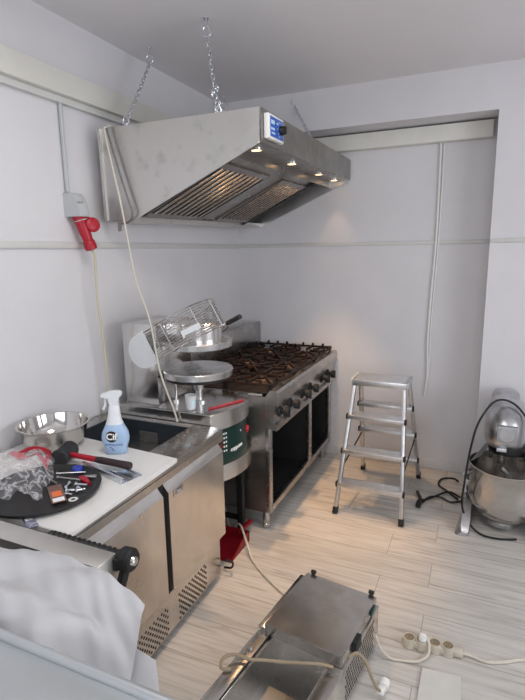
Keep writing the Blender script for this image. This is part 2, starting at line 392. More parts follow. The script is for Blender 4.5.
for y0, y1 in ((-1.725, -1.12), (-.90, -.40)):
    bm = bm_()
    fbox(bm, .035, UL-.06, y0, y0+.014, .0, .05); fbox(bm, .035, UL-.06, y1-.014, y1, .0, .05)
    fbox(bm, .035, .07, y0, y1, .0, .05); fbox(bm, UL-.10, UL-.06, y0, y1, .0, .05)
    flt = obj('baffle_filter', hl(bm), 'hood_in', hood, local=True)
    n = 9; bm = bm_()
    for k in range(n):
        c = y0+.03+(y1-y0-.06)*(k+.5)/n; w = (y1-y0-.06)/n*.27
        prism(bm, [(c-w, .003), (c-w*.6, -.002), (c+w*.6, -.002), (c+w, .003)], .07, UL-.10, 'x', mtx_from(ud, (0, 1, 0), nd, (sx, 0, sz)))
    obj('baffle_slats', hl(bm), 'slat', flt, local=True)
    bm = bm_(); fbox(bm, .065, UL-.095, y0+.012, y1-.012, .006, .009); obj('filter_gap_shade', hl(bm), 'black', flt, local=True)  # black sheet stands for the shade in the gaps between slats
bm = bm_(); fbox(bm, 0, UL, -.40, -.385, -.005, .085); obj('filter_rail', hl(bm), 'blackpaint', hood, local=True)
# control box on the front panel
bm = bm_(); box(bm, X1+.002, X1+.03, -1.77, -1.575, 2.315, 2.428, .006)
cbx = obj('control_box', hl(bm), 'white', hood, local=True)
bm = bm_(); box(bm, X1+.0298, X1+.0315, -1.755, -1.588, 2.326, 2.416, .0005); obj('control_panel', hl(bm), 'blue', cbx, local=True)
for yy, zz, w, h in ((-1.725, 2.392, .045, .018), (-1.725, 2.362, .045, .010), (-1.72, 2.343, .045, .007), (-1.665, 2.395, .02, .008)):
    bm = bm_(); box(bm, X1+.0315, X1+.0322, yy-w/2, yy+w/2, zz-h/2, zz+h/2); obj('panel_mark', hl(bm), 'ltblue', cbx, local=True)
for k in range(7):
    t = PI*(.2+k/6*1.2); bm = bm_(); box(bm, X1+.0315, X1+.0322, -1.628+.034*math.cos(t)-.003, -1.628+.034*math.cos(t)+.003, 2.372+.034*math.sin(t)-.003, 2.372+.034*math.sin(t)+.003); obj('dial_mark', hl(bm), 'ltblue', cbx, local=True)
bm = bm_(); cyl(bm, (X1+.031, -1.625, 2.37), (X1+.058, -1.625, 2.37), .022, 20, .019)
box(bm, X1+.053, X1+.064, -1.629, -1.621, 2.352, 2.388, .002); obj('knob', hl(bm), 'black', cbx, local=True)
# small hanging clip under the back lower corner
bm = bm_(); box(bm, .10, .125, Y0+.05, Y0+.055, 1.915, ZB); obj('hanging_bracket', hl(bm), 'steel', hood, local=True)

# ------------------------------------------------------------------ chains
def chain(top, bot, label, clump=False):
    top, bot = V(top), V(bot)
    t = thing('hanging_chain', label, 'chain', top, group='chains carrying the hood')
    bm = bm_(); cyl(bm, top, top+V((0, 0, -.004)), .014, 16); cyl(bm, top, top+V((0, 0, -.035)), .005, 8)
    x = V((1, .3, 0)).normalized()
    c = top+V((0, 0, -.062))
    tube(bm, [c+x*.02*math.cos(k*2*PI/16)+V((0, 0, 1))*.026*math.sin(k*2*PI/16) for k in range(16)], .0055, 8, True)
    obj('ceiling_hook', bm, 'zinc', t)
    s = top+V((0, 0, -.085)); d = bot-s; L = d.length; d.normalize(); n = int(L/.026); pitch = L/n
    a, b2, _ = frame_of(d); bm = bm_()
    for i in range(n):
        cc = s+d*(i+.5)*pitch; u = a if i % 2 else b2; pts = []
        for k in range(12):
            th = 2*PI*k/12; pts.append(cc+u*.0085*math.cos(th)+d*(.010*math.sin(th)+(.008 if math.sin(th) > 0 else -.008)))
        tube(bm, pts, .003, 6, True)
    obj('chain_links', bm, 'zinc', t)
    bm = bm_(); c = bot+V((0, 0, .012))
    tube(bm, [c+x*.016*math.cos(k*2*PI/12)+V((0, 0, 1))*.02*math.sin(k*2*PI/12) for k in range(12)], .005, 8, True)
    if clump:
        for k in range(5):
            q = bot-d*(.05+.028*k); w = V((math.cos(k*2.1), math.sin(k*2.1), 0))*.016
            tube(bm, [q+w+a*.012*math.cos(j*2*PI/10)+d*.02*math.sin(j*2*PI/10) for j in range(10)], .004, 6, True)
    obj('shackle', bm, 'zinc', t)
chain((.166, -1.437, HC), (.235, -1.775, 2.446), 'leftmost hood chain, slanting from ceiling beside the left wall')
chain((.642, -1.608, HC), (.758, -1.725, 2.446), 'chain at the hood\'s near side ending in a bunch of shackles', True)
chain((.119, -.434, HC), (.15, -.42, 2.475), 'short back chain seen just behind the chain with bunched shackles')
chain((.621, -.263, HC), (.87, -.46, 2.475), 'rightmost hood chain, running down to the hood front behind its blue control')

# ------------------------------------------------------------------ left wall electrics
bm = bm_(); tube(bm, [(.014, -2.005, 2.515), (.014, -2.005, 2.09)], .011, 10)
solo('cable_conduit', bm, 'greyplastic', 'thin grey conduit running down the left wall into the red socket', 'conduit')
sk = thing('power_socket', 'grey wall socket with red outlet and open red lid', 'socket', (0, -2.03, 2.02))
bm = bm_()
loft(bm, [[(0, -2.028, z), (w, -2.02, z), (w+.010, -1.985, z), (w, -1.95, z), (0, -1.935, z)] for z, w in ((1.965, .095), (1.985, .10), (2.06, .075), (2.082, .055))])
housing = obj('housing', bm, 'greyplastic', sk)
obj('lettering', strokes_bm(.036, .012, 4, (.29, 1, 0), (-.35, 0, 1), (.0885, -2.000, 2.035), .002, 4), 'ink', housing)
axis = V((.2, .2, -1)).normalized(); s0 = V((.05, -1.985, 1.99))
bm = bm_(); xx, yy_, zz = frame_of(axis)
lathe(bm, [(.028, -.01), (.036, .0), (.036, .055), (.033, .056), (.033, .03)], seg=28, mtx=mtx_from(xx, yy_, zz, s0), cap0=True)
outlet = obj('outlet', bm, 'red', sk)
bm = bm_(); tube(bm, [s0+axis*.045+(xx*math.cos(k*2*PI/24)+yy_*math.sin(k*2*PI/24))*.0375 for k in range(24)], .0022, 6, True)
obj('rim_band', bm, 'greyplastic', outlet)
ln = V((.85, -.35, .1)).normalized(); lx, ly, lz = frame_of(ln); lc = V((.108, -1.945, 1.925))
bm = bm_(); lathe(bm, [(.010, .016), (.028, .014), (.037, .009), (.039, .0), (.037, -.006), (.025, -.008)], seg=28, mtx=mtx_from(lx, ly, lz, lc), cap0=True, cap1=True)
bar(bm, lc, s0+axis*.02+V((.03, .03, 0)), .02, .01)
obj('lid', bm, 'red', sk)
pl = thing('power_plug', 'red industrial plug pushed into the grey wall socket, its cable hanging down', 'plug', s0+axis*.19)
bm = bm_(); lathe(bm, [(.02, .04), (.032, .045), (.032, .1), (.029, .115), (.026, .15), (.031, .158), (.033, .185), (.031, .20), (.012, .205)], seg=28, mtx=mtx_from(xx, yy_, zz, s0), cap0=True, cap1=True)
obj('plug_body', bm, 'red', pl)
e0 = s0+axis*.2
bm = bm_(); tube(bm, spline([e0, e0+axis*.05, (.09, -1.935, 1.55), (.085, -1.905, 1.25), (.075, -1.893, 1.036), (.014, -1.885, .86), (.012, -1.885, .75)]), .006, 8)
obj('plug_cable', bm, 'yellowcable', pl)

# hood supply cables
bm = bm_(); tube(bm, spline([(.15, -1.835, 2.43), (.20, -1.83, 2.24), (.25, -1.825, 2.07), (.275, -1.825, 1.985), (.235, -1.80, 1.945), (.17, -1.78, 1.935)]), .006, 8)
solo('thin_grey_cable', bm, 'greycable', 'short thin grey cable lying on the hood\'s near side panel', 'cable')
bm = bm_(); tube(bm, spline([(.160, -1.818, 2.435), (.163, -1.85, 2.42), (.168, -1.87, 2.395), (.200, -1.87, 2.227), (.237, -1.87, 2.05), (.271, -1.87, 1.844), (.307, -1.87, 1.634), (.380, -1.87, 1.423), (.428, -1.87, 1.143), (.505, -1.869, .93), (.525, -1.87, .865)]), .0052, 10)
solo('white_supply_cable', bm, 'cable', 'long white cable dangling from the hood down behind the refrigerated counter', 'cable')
# niche cord
bm = bm_(); tube(bm, spline([(1.667, -.012, 2.53), (1.668, -.012, 2.2), (1.666, -.013, 1.839), (1.652, -.014, 1.45), (1.642, -.015, 1.073), (1.652, -.015, .80), (1.638, -.018, .62)]), .0085, 8)
tube(bm, spline([(1.69, -.012, 2.53), (1.69, -.012, 2.2), (1.684, -.013, 1.839), (1.672, -.014, 1.5), (1.66, -.015, 1.15), (1.662, -.015, .85), (1.638, -.018, .62)]), .006, 8)
solo('loose_wall_cable', bm, 'white', 'white doubled cable hanging loose on the back wall', 'cable')

# ------------------------------------------------------------------ cooking range
SX0, SX1, SY0, SY1 = .20, .865, -1.378, -.03
rg = thing('cooking_range', 'six burner stainless gas range with open oven bays against the back wall', 'cooking range', ((SX0+SX1)/2, (SY0+SY1)/2, 0))
bm = bm_()
box(bm, SX0, SX1, SY0, SY0+.02, .13, .90); box(bm, SX0, SX1, SY1-.02, SY1, .13, .90)
box(bm, SX0, SX0+.02, SY0+.02, SY1-.02, .13, .90)
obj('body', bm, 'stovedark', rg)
for y in (SY0-.001, SY1-.034):
    bm = bm_(); box(bm, SX1-.03, SX1+.002, y, y+.035, .128, .72, .002); obj('corner_post', bm, 'stove', rg)
bm = bm_(); box(bm, SX1-.028, SX1+.002, -.60, -.555, .13, .70, .003); obj('centre_post', bm, 'stove', rg)
bm = bm_(); box(bm, SX1-.03, SX1+.001, SY0+.035, SY1-.035, .13, .175, .003); obj('bottom_rail', bm, 'stove', rg)
bm = bm_(); box(bm, SX0+.02, SX1-.03, SY0+.02, SY1-.02, .14, .15); obj('oven_floor', bm, 'ovenin', rg)
bm = bm_(); box(bm, SX0+.02, SX0+.03, SY0+.02, SY1-.02, .15, .80); box(bm, SX0+.03, SX1-.03, SY0+.02, SY0+.025, .15, .80)
box(bm, SX0+.03, SX1-.03, SY1-.025, SY1-.02, .15, .80); box(bm, SX0+.03, SX1-.035, -.582, -.574, .15, .80); box(bm, SX0+.03, SX1-.03, SY0+.025, SY1-.025, .80, .81)
obj('oven_lining', bm, 'ovenin', rg)
bm = bm_(); prism(bm, [(SX1-.03, .70), (SX1+.045, .69), (.915, .70), (.915, .725), (.893, .735), (.897, .845), (.915, .86), (.920, .93), (.910, .945), (SX1+.005, .945), (SX1-.03, .90)], SY0-.002, SY1, 'y')
fp_ = obj('control_fascia', bm, 'stove', rg)
# hob top and trays
bm = bm_(); box(bm, SX0, SX1-.05, SY0, SY1, .90, .915, .002); obj('hob_top', bm, 'stove', rg)
bm = bm_(); box(bm, SX0+.05, SX1-.02, SY0+.02, SY1-.02, .914, .922, .002); obj('spill_tray', bm, 'hobtray', rg)
bm = bm_(); box(bm, SX0-.005, SX0+.012, SY0, SY1, .90, 1.165, .004); obj('backsplash', bm, 'stove', rg)
xc = [SX0+.185, SX1-.155]; dy = (SY1-SY0-.03)/3; yc = [SY0+.015+dy*(i+.5) for i in range(3)]
for x in xc:
    for y in yc:
        bm = bm_(); lathe(bm, [(.075, .922), (.07, .935), (.05, .937), (.05, .945), (.045, .952), (.012, .954)], (x, y, 0), 28, cap1=True)
        bu = obj('burner', bm, 'burner', rg)
        bm = bm_(); lathe(bm, [(.032, .954), (.034, .962), (.03, .967), (.005, .968)], (x, y, 0), 24, cap1=True)
        obj('burner_cap', bm, 'cookrust', bu)
for x in xc:
    for y in yc:
        hx, hy = .160, dy/2-.006; bm = bm_(); z = .975
        for s in (-1, 1):
            bar(bm, (x-hx, y+s*hy, z-.004), (x+hx, y+s*hy, z-.004), .014, .016, (0, 0, 1), .002)
            bar(bm, (x+s*hx, y-hy, z-.004), (x+s*hx, y+hy, z-.004), .014, .016, (0, 0, 1), .002)
            bar(bm, (x+s*hx, y, z), (x+s*.04, y, z), .012, .02, (0, 0, 1), .002)
            bar(bm, (x, y+s*hy, z), (x, y+s*.04, z), .012, .02, (0, 0, 1), .002)
            for t in (-1, 1):
                bar(bm, (x+s*hx, y+t*hy, z), (x+s*.055, y+t*.055, z), .011, .018, (0, 0, 1), .002)
                box(bm, x+s*(hx-.008)-.008, x+s*(hx-.008)+.008, y+t*(hy-.008)-.008, y+t*(hy-.008)+.008, .918, z, .002)
            for t in (-.55, 0, .55):
                box(bm, x+s*hx-.009, x+s*hx+.009, y+t*hy-.008, y+t*hy+.008, z, z+.024, .002)
                box(bm, x+t*hx-.008, x+t*hx+.008, y+s*hy-.009, y+s*hy+.009, z, z+.024, .002)
        obj('pan_grate', bm, 'cookrust', rg)
# knobs on the inclined fascia
kn = V((1, 0, -.03)).normalized()
for y in (-1.285, -1.105, -.86, -.69, -.40, -.24):
    c = V((.896, y, .79)); x, yq, z = frame_of(kn)
    bm = bm_(); lathe(bm, [(.036, -.012), (.036, .004), (.03, .009), (.005, .01)], seg=24, mtx=mtx_from(x, yq, z, c), cap1=True)
    k = obj('knob', bm, 'black', fp_)
    bm = bm_(); lathe(bm, [(.016, .008), (.016, .03), (.029, .032), (.030, .056), (.026, .062), (.002, .063)], seg=20, mtx=mtx_from(x, yq, z, c), cap1=True)
    box(bm, -.006, .006, -.031, .031, .034, .068, .003, mtx_from(x, yq, z, c)); obj('grip', bm, 'black', k)
for x, y in ((.812, -1.33), (.815, -.115), (.26, -1.33), (.26, -.115)):
    bm = bm_(); lathe(bm, [(.02, 0), (.024, .003), (.025, .03), (.021, .034), (.024, .04), (.024, .085), (.021, .09), (.021, .132)], (x, y, 0), 20, cap0=True, cap1=True)
    obj('leg', bm, 'steel', rg)

# ------------------------------------------------------------------ dough press
PY0, PY1, PC = -1.855, -1.388, -1.62
pr = thing('dough_press', 'stainless dough press with two round plates and raised wire guard', 'dough press', (.45, PC, .50))
def dshape(x0, xf, r, hw, n=20):
    cx = xf-r; a = math.asin(min(1, hw/r)); pts = [(x0, PC+hw), (x0, PC-hw)]
    for k in range(n+1):
        t = -a+2*a*k/n; pts.append((cx+r*math.cos(t), PC+r*math.sin(t)))
    return pts
hw = (PY1-PY0)/2
ft = [(x, y) for x, y in dshape(.10, .797, .40, hw)]
bm = bm_(); prism(bm, ft, .825, .92, 'z'); bmesh.ops.bevel(bm, geom=[e for e in bm.edges if all(v.co.z > .91 for v in e.verts)], offset=.006, segments=2, affect='EDGES'); 
housing = obj('top_housing', bm, 'press', pr)
bm = bm_(); prism(bm, dshape(.11, .784, .394, hw-.006), .62, .825, 'z'); panel = obj('control_panel', bm, 'green', pr)
bm = bm_(); prism(bm, dshape(.10, .807, .40, hw), .525, .62, 'z'); obj('lower_housing', bm, 'press', pr)
# items on the curved panel
def on_panel(a, z, off=0., r=.394, xf=.784):
    cx = xf-r; d = V((math.cos(a), math.sin(a), 0)); return V((cx, PC, z))+d*(r+off), d
q, d = on_panel(.29, .735); bm = bm_(); cyl(bm, q-d*.002, q+d*.006, .024, 20); cyl(bm, q+d*.006, q+d*.012, .022, 20, .019)
obj('stop_button', bm, 'red', panel)
for a, z, w, h in ((-.46, .785, .03, .02), (-.46, .755, .03, .018), (-.46, .722, .03, .022), (-.46, .69, .03, .018)):
    q, d = on_panel(a, z); t = V((-d.y, d.x, 0)); bm = bm_(); box(bm, -w/2, w/2, -h/2, h/2, -.002, .003, .001, mtx_from(t, (0, 0, 1), d, q))
    obj('red_key', bm, 'reddark', panel)
for a, z in [(a, z) for a in (-.385, -.345) for z in (.79, .765, .74, .715, .69)] + [(.0, .765)]:
    bm = bm_(); q, d = on_panel(a, z); t = V((-d.y, d.x, 0)); box(bm, -.004, .004, -.005, .005, -.001, .002, 0, mtx_from(t, (0, 0, 1), d, q))
    obj('indicator_mark', bm, 'white_print', panel)
# brand lettering bent along the panel
tb = text_bm('cuppone', .034, (1, 0, 0), (0, 1, 0), 0, (0, 0, 0), .001, bold=.0008)
for v in tb.verts:
    q, d = on_panel(-.115+v.co.x/.394, .682+v.co.y, .0015+v.co.z); v.co = q
obj('lettering', tb, 'white_print', panel)
# column
bm = bm_(); box(bm, .13, .36, -1.80, -1.44, .92, 1.385, .004); obj('column', bm, 'press', pr)
CX, CY = .53, -1.64
bm = bm_(); lathe(bm, [(.05, .92), (.05, .93), (.022, .932), (.022, .99), (.034, .995), (.034, 1.04), (.06, 1.05), (.06, 1.065)], (CX, CY, 0), 28, cap1=True)
cyl(bm, (CX-.12, CY-.06, .92), (CX-.12, CY-.06, 1.06), .008, 12); cyl(bm, (CX-.12, CY-.06, .92), (CX-.12, CY-.06, .932), .02, 16)
obj('lower_spindle', bm, 'press', pr)
bm = bm_(); lathe(bm, [(.165, 1.06), (.188, 1.063), (.188, 1.077), (.165, 1.079)], (CX, CY, 0), 48, cap0=True, cap1=True); obj('plate_gasket', bm, 'black', pr)
bm = bm_(); lathe(bm, [(.196, 1.079), (.202, 1.083), (.203, 1.113), (.199, 1.118)], (CX, CY, 0), 64, cap0=True, cap1=True); obj('lower_plate', bm, 'plate', pr)
bm = bm_(); lathe(bm, [(.196, 1.248), (.202, 1.251), (.203, 1.28), (.199, 1.285)], (CX, CY, 0), 64, cap0=True, cap1=True); up = obj('upper_plate', bm, 'plate', pr)
bm = bm_(); lathe(bm, [(.115, 1.285), (.115, 1.385), (.11, 1.39)], (CX+.03, CY, 0), 48, cap1=True)
bar(bm, (.30, CY, 1.345), (CX, CY, 1.345), .10, .06); obj('plate_drum', bm, 'press', up)
# lever with dark grip
bm = bm_(); tube(bm, spline([(.66, -1.68, 1.36), (.74, -1.72, 1.385), (.84, -1.80, 1.425)]), .009, 8)
lv = obj('lever', bm, 'press', pr)
bm = bm_(); tube(bm, [(.80, -1.775, 1.408), (.905, -1.835, 1.455)], .013, 12); obj('lever_grip', bm, 'black', lv)
# raised wire guard: stacked U hoops, tilted
th = math.radians(30); gu = V((math.cos(th), 0, math.sin(th))); gw = V((-math.sin(th), 0, math.cos(th))); go = V((.385, 0, 1.185))
def gp(u, y, w): return go+gu*u+gw*w+V((0, y, 0))
GR = .215; GA = .15
bm = bm_()
def hoop(w, n=20, u0=0., rr=GR):
    pts = [gp(u0, CY-rr, w), gp((u0+GA)/2, CY-rr, w)]
    pts += [gp(GA+rr*math.sin(t), CY-rr*math.cos(t), w) for t in [PI*k/n for k in range(n+1)]]
    pts += [gp((u0+GA)/2, CY+rr, w), gp(u0, CY+rr, w)]; return pts
NW = 13
for k in range(NW):
    w = .17*k/(NW-1); tube(bm, hoop(w, u0=.02-.05*(k/(NW-1))**2*0+.0), .0022 if 0 < k < NW-1 else .004, 6)
for t in (0, .28*PI, .5*PI, .72*PI, PI):
    tube(bm, [gp(GA+GR*math.sin(t), CY-GR*math.cos(t), 0), gp(GA+GR*math.sin(t), CY-GR*math.cos(t), .17)], .0035, 6)
for s in (-1, 1): tube(bm, [gp(.02, CY+s*GR, 0), gp(.02, CY+s*GR, .17)], .004, 6)
# inner top hoops
guard = obj('wire_guard', bm, 'polish', pr)
for s in (-1, 1):
    bm = bm_(); yy = CY+s*(GR+.008)
    pts = [(.03, -.015), (.03, .185)] + [(-.02-.105*math.sin(t), .085+.10*math.cos(t)) for t in [PI*k/10 for k in range(1, 10)]]
    A = [bm.verts.new(gp(u, yy-.003, w)) for u, w in pts]; B = [bm.verts.new(gp(u, yy+.003, w)) for u, w in pts]
    for i in range(len(pts)): bm.faces.new((A[i], A[(i+1) % len(pts)], B[(i+1) % len(pts)], B[i]))
    bm.faces.new(A[::-1]); bm.faces.new(B)
    obj('guard_side_plate', bm, 'guardplastic', guard)
bm = bm_(); bar(bm, gp(.245, CY-GR-.004, .052), gp(.35, CY-GR+.03, .046), .004, .03, gw); obj('guard_label', bm, 'guardplastic', guard)
bm = bm_(); c = gp(.19, CY-GR-.004, .13); tube(bm, [c+gu*.022*math.cos(k*2*PI/16)+gw*.022*math.sin(k*2*PI/16) for k in range(16)], .004, 6, True); obj('guard_ring', bm, 'press', guard)
# stand
st = thing('black_stand', 'black steel stand under the dough press between counter and range', 'stand', (.45, PC, 0))
bm = bm_(); box(bm, .12, .70, PY0+.02, PY1-.02, .49, .525, .003); obj('stand_top', bm, 'blackpaint', st)
for x in (.14, .66):
    for y in (PY0+.03, PY1-.065):
        bm = bm_(); box(bm, x, x+.04, y, y+.04, 0, .49, .002); obj('leg', bm, 'blackpaint', st)
for y in (PY0+.05, PY1-.045):
    bm = bm_(); bar(bm, (.18, y, .09), (.66, y, .09), .02, .03); obj('stretcher', bm, 'blackpaint', st)
# cup and stick on the press
bm = bm_(); lathe(bm, [(.001, .904), (.024, .904), (.032, .985), (.030, .985), (.023, .908)], (.575, -1.805, .02), 28)
for v in bm.verts: pass
cup = solo('plastic_cup', bm, 'cup', 'small translucent plastic cup standing on the dough press', 'cup', (.575, -1.805, .924))
bm = bm_(); grid(bm, lambda u, v: V((.575, -1.805, 0))+V((math.cos(-1.0+u*.9)*(.0255+.009*(.25+v*.5)), math.sin(-1.0+u*.9)*(.0255+.009*(.25+v*.5)), .945+v*.038)), 6, 2); solidify(bm, .0005)
obj('cup_scale', bm, 'ltblue', cup)
bm = bm_(); bar(bm, (.665, -1.77, .9255), (.775, -1.55, .9255), .014, .006, (0, 0, 1), .0025)
solo('red_scraper_stick', bm, 'red', 'flat red stick lying on the dough press top', 'stick')

# ------------------------------------------------------------------ refrigerated counter
FX, FYR, FYL, FZ = .80, -1.862, -2.962, .86
fr = thing('refrigerated_counter', 'low stainless refrigerated prep counter with perforated kick vents', 'refrigerated counter', (.42, -2.42, 0))
bm = bm_(); box(bm, .04, .765, FYL, -1.925, .05, .26); box(bm, .04, .765, FYL, FYR, .26, .745); box(bm, .04, .08, FYL, FYR, .745, .83); box(bm, .64, .765, FYL, FYR, .745, .83)
box(bm, .08, .64, FYR-.03, FYR, .745, .83); box(bm, .08, .64, FYL, -2.44, .745, .83); body = obj('body', bm, 'door', fr)
# top with well opening (x .12-.625, y -2.42..-1.93)
wx0, wx1, wy0, wy1 = .115, .625, -2.42, -1.905
bm = bm_()
box(bm, .03, wx0, FYL, FYR, .83, FZ, .003); box(bm, wx1, FX, FYL, FYR, .83, FZ, .003)
box(bm, wx0, wx1, wy1, FYR, .83, FZ, .003); box(bm, wx0, wx1, FYL, wy0, .83, FZ, .003)
top = obj('worktop', bm, 'steel', fr)
bm = bm_(); box(bm, wx0, wx1, wy0, wy0+.006, .66, .856); box(bm, wx0, wx1, wy1-.006, wy1, .66, .856)
box(bm, wx0, wx0+.006, wy0, wy1, .66, .856); box(bm, wx1-.006, wx1, wy0, wy1, .66, .856); box(bm, wx0, wx1, wy0, wy1, .655, .66)
obj('ingredient_well', bm, 'well', fr)
bm = bm_(); box(bm, .30, .42, wy1-.013, wy1-.006, .72, .80, .003); obj('well_sticker', bm, 'darkstrip', fr)
bm = bm_(); random.seed(3)
for k in range(14):
    x, y = random.uniform(.645, .785), random.uniform(-2.26, -1.89); cyl(bm, (x, y, FZ), (x, y, FZ+.003), random.uniform(.004, .008), 10)
obj('rivets', bm, 'greycable', top)
# front bullnose + doors
bm = bm_(); prism(bm, [(.765, .795), (.80, .795), (.803, .83), (.765, .83)], FYL, FYR, 'y'); obj('front_rail', bm, 'steel', fr)
for y0, y1, zb in ((-2.372, -1.866, .252), (-2.962, -2.412, .252)):
    bm = bm_(); prism(bm, [(.767, zb), (.797, zb), (.80, zb+.004), (.80, .735), (.793, .742), (.775, .765), (.767, .79)], y0, y1, 'y')
    obj('door', bm, 'door', fr)
bm = bm_(); box(bm, .766, .79, FYL, -1.915, .05, .247, .002); kick = obj('kick_panel', bm, 'door', fr)
bm = bm_(); box(bm, .770, .774, -2.41, -2.374, .245, .80); obj('door_gap_liner', bm, 'black', fr)
# vents: triangles of round holes, dark discs just proud of the panel
def vent(y_hi, y_lo):
    bm = bm_(); rows = 9; cols = 9
    for r in range(rows):
        for c in range(cols):
            y = y_lo+(y_hi-y_lo)*(c+.25+.5*(r % 2))/cols; z = .065+.125*r/(rows-1)
            lathe(bm, [(.0068, .0008), (.001, .0010)], seg=10, mtx=mtx_from((0, 1, 0), (0, 0, 1), (1, 0, 0), (.79, y, z)), cap1=True)
    return obj('vent_holes', bm, 'black', kick)
vent(-2.065, -2.325); vent(-2.41, -2.67)
bm = bm_(); box(bm, .80, .8035, -2.335, -2.255, .70, .728, .001); bd = obj('badge', bm, 'polish', fr)
bm = bm_(); box(bm, .8035, .8042, -2.325, -2.265, .7055, .7225); obj('badge_print', bm, 'greycable', bd)
obj('badge_lettering', strokes_bm(.03, .009, 2, (0, 1, 0), (0, 0, 1), (.8043, -2.295, .714), .0004, 2), 'white_print', bd)
for x, y in ((.70, -1.93), (.70, -2.9), (.12, -1.93), (.12, -2.9)):
    bm = bm_(); cyl(bm, (x, y-.012, .026), (x, y+.012, .026), .026, 18); box(bm, x-.02, x+.02, y-.018, y+.018, .03, .052); obj('caster', bm, 'black', fr)

# board and things on it
ZBD = .880
bm = bm_(); prism(bm, [(.02, -2.255), (.818, -2.318), (.825, -2.966), (.02, -2.966)], FZ, ZBD, 'z')
bmesh.ops.bevel(bm, geom=bm.edges[:], offset=.002, segments=2, affect='EDGES')
solo('white_worktop_board', bm, 'board', 'white laminate board lying over the refrigerated counter', 'board')
bm = bm_(); lathe(bm, [(.005, .881), (.09, .881), (.118, .893), (.142, .935), (.153, .991), (.163, .995), (.164, .998), (.153, .996), (.140, .938), (.116, .897), (.088, .8835), (.003, .8833)], (.195, -2.408, 0), 64, cap0=False)
solo('mixing_bowl', bm, 'polish', 'shiny steel mixing bowl at the back of the white board', 'bowl', sharp=60)
# spray bottle
bc = V((.52, -2.362, ZBD)); bx = V((.90, .42, 0)).normalized(); by = V((-.42, .90, 0)).normalized()
sp = thing('spray_bottle', 'pale blue spray cleaner bottle with white trigger on the white board', 'spray bottle', bc)
def sec(z, w, t, off=0, n=28):
    r = []
    for k in range(n):
        a = 2*PI*k/n; ca, sa = math.cos(a), math.sin(a); e = .75
        r.append(bc+bx*(off+w*math.copysign(abs(ca)**e, ca))+by*(t*math.copysign(abs(sa)**e, sa))+V((0, 0, z)))
    return r
bm = bm_(); loft(bm, [sec(*s) for s in ((0, .046, .03), (.004, .050, .033), (.03, .051, .034), (.055, .060, .036), (.075, .062, .037), (.10, .058, .036), (.12, .048, .033), (.14, .038, .028))])
obj('bottle_body', bm, 'bottle', sp, sharp=50)
bm = bm_(); loft(bm, [sec(*s) for s in ((.14, .0385, .0285), (.16, .031, .025), (.19, .026, .022, .002), (.222, .023, .02, .003), (.226, .02, .018, .003))]); obj('bottle_shoulder', bm, 'bottlewhite', sp, sharp=50)
def bp_(u, z, t=0): return bc+bx*u+by*t+V((0, 0, z))
bm = bm_()
hd = [(-.052, .262), (-.052, .278), (-.03, .284), (-.01, .292), (.03, .293), (.042, .284), (.04, .268), (.026, .262), (.024, .22), (-.016, .22), (-.016, .262)]
A = [bm.verts.new(bp_(u, z, -.014)) for u, z in hd]; B = [bm.verts.new(bp_(u, z, .014)) for u, z in hd]
for i in range(len(hd)): bm.faces.new((A[i], A[(i+1) % len(hd)], B[(i+1) % len(hd)], B[i]))
bm.faces.new(A[::-1]); bm.faces.new(B); bmesh.ops.bevel(bm, geom=bm.edges[:], offset=.003, segments=2, affect='EDGES')
hdn = obj('spray_head', bm, 'bottlewhite', sp)
bm = bm_(); tube(bm, spline([bp_(-.026, .264), bp_(-.034, .245), bp_(-.036, .225), bp_(-.046, .205)]), .007, 10); obj('trigger', bm, 'bottlewhite', hdn)
def wrap(bm, zc, uc, off):   # lay a flat x/y mesh on the bottle's front
    for v in bm.verts:
        u = uc+v.co.x; z = zc+v.co.y; w, t = (.0615, .037)
        s = max(0., 1-(abs(u)/w)**(2/.75)); v.co = bp_(u, z, -(t*s**.375+off+v.co.z))
    return bm
bm = bm_(); lathe(bm, [(.026, 0), (.012, 0), (.001, 0)], seg=32); obj('logo_disc', wrap(bm, .088, -.008, .001), 'ink', sp)
obj('logo_lettering', wrap(text_bm('Cif', .042, (1, 0, 0), (0, 1, 0), 0, (0, 0, 0), .0003, bold=.0012), .087, -.008, .0022), 'white_print', sp)
bm = bm_(); lathe(bm, [(.0035, 0), (.001, 0)], seg=12); obj('logo_dot', wrap(bm, .105, -.006, .0022), 'red', sp)
obj('label_lettering', wrap(strokes_bm(.082, .008, 13, (1, 0, 0), (0, 1, 0), (0, 0, 0), .0004, 9), .05, 0., .001), 'inkblue', sp)
bm = bm_()
for dx, dz, r in ((-.012, .038, .003), (-.006, .030, .0035), (.0, .024, .003)): lathe(bm, [(r, 0), (.0005, 0)], seg=10, mtx=M4.Translation((dx, dz-.03, 0)))
obj('label_marks', wrap(bm, .03, -.002, .001), 'inkblue', sp)
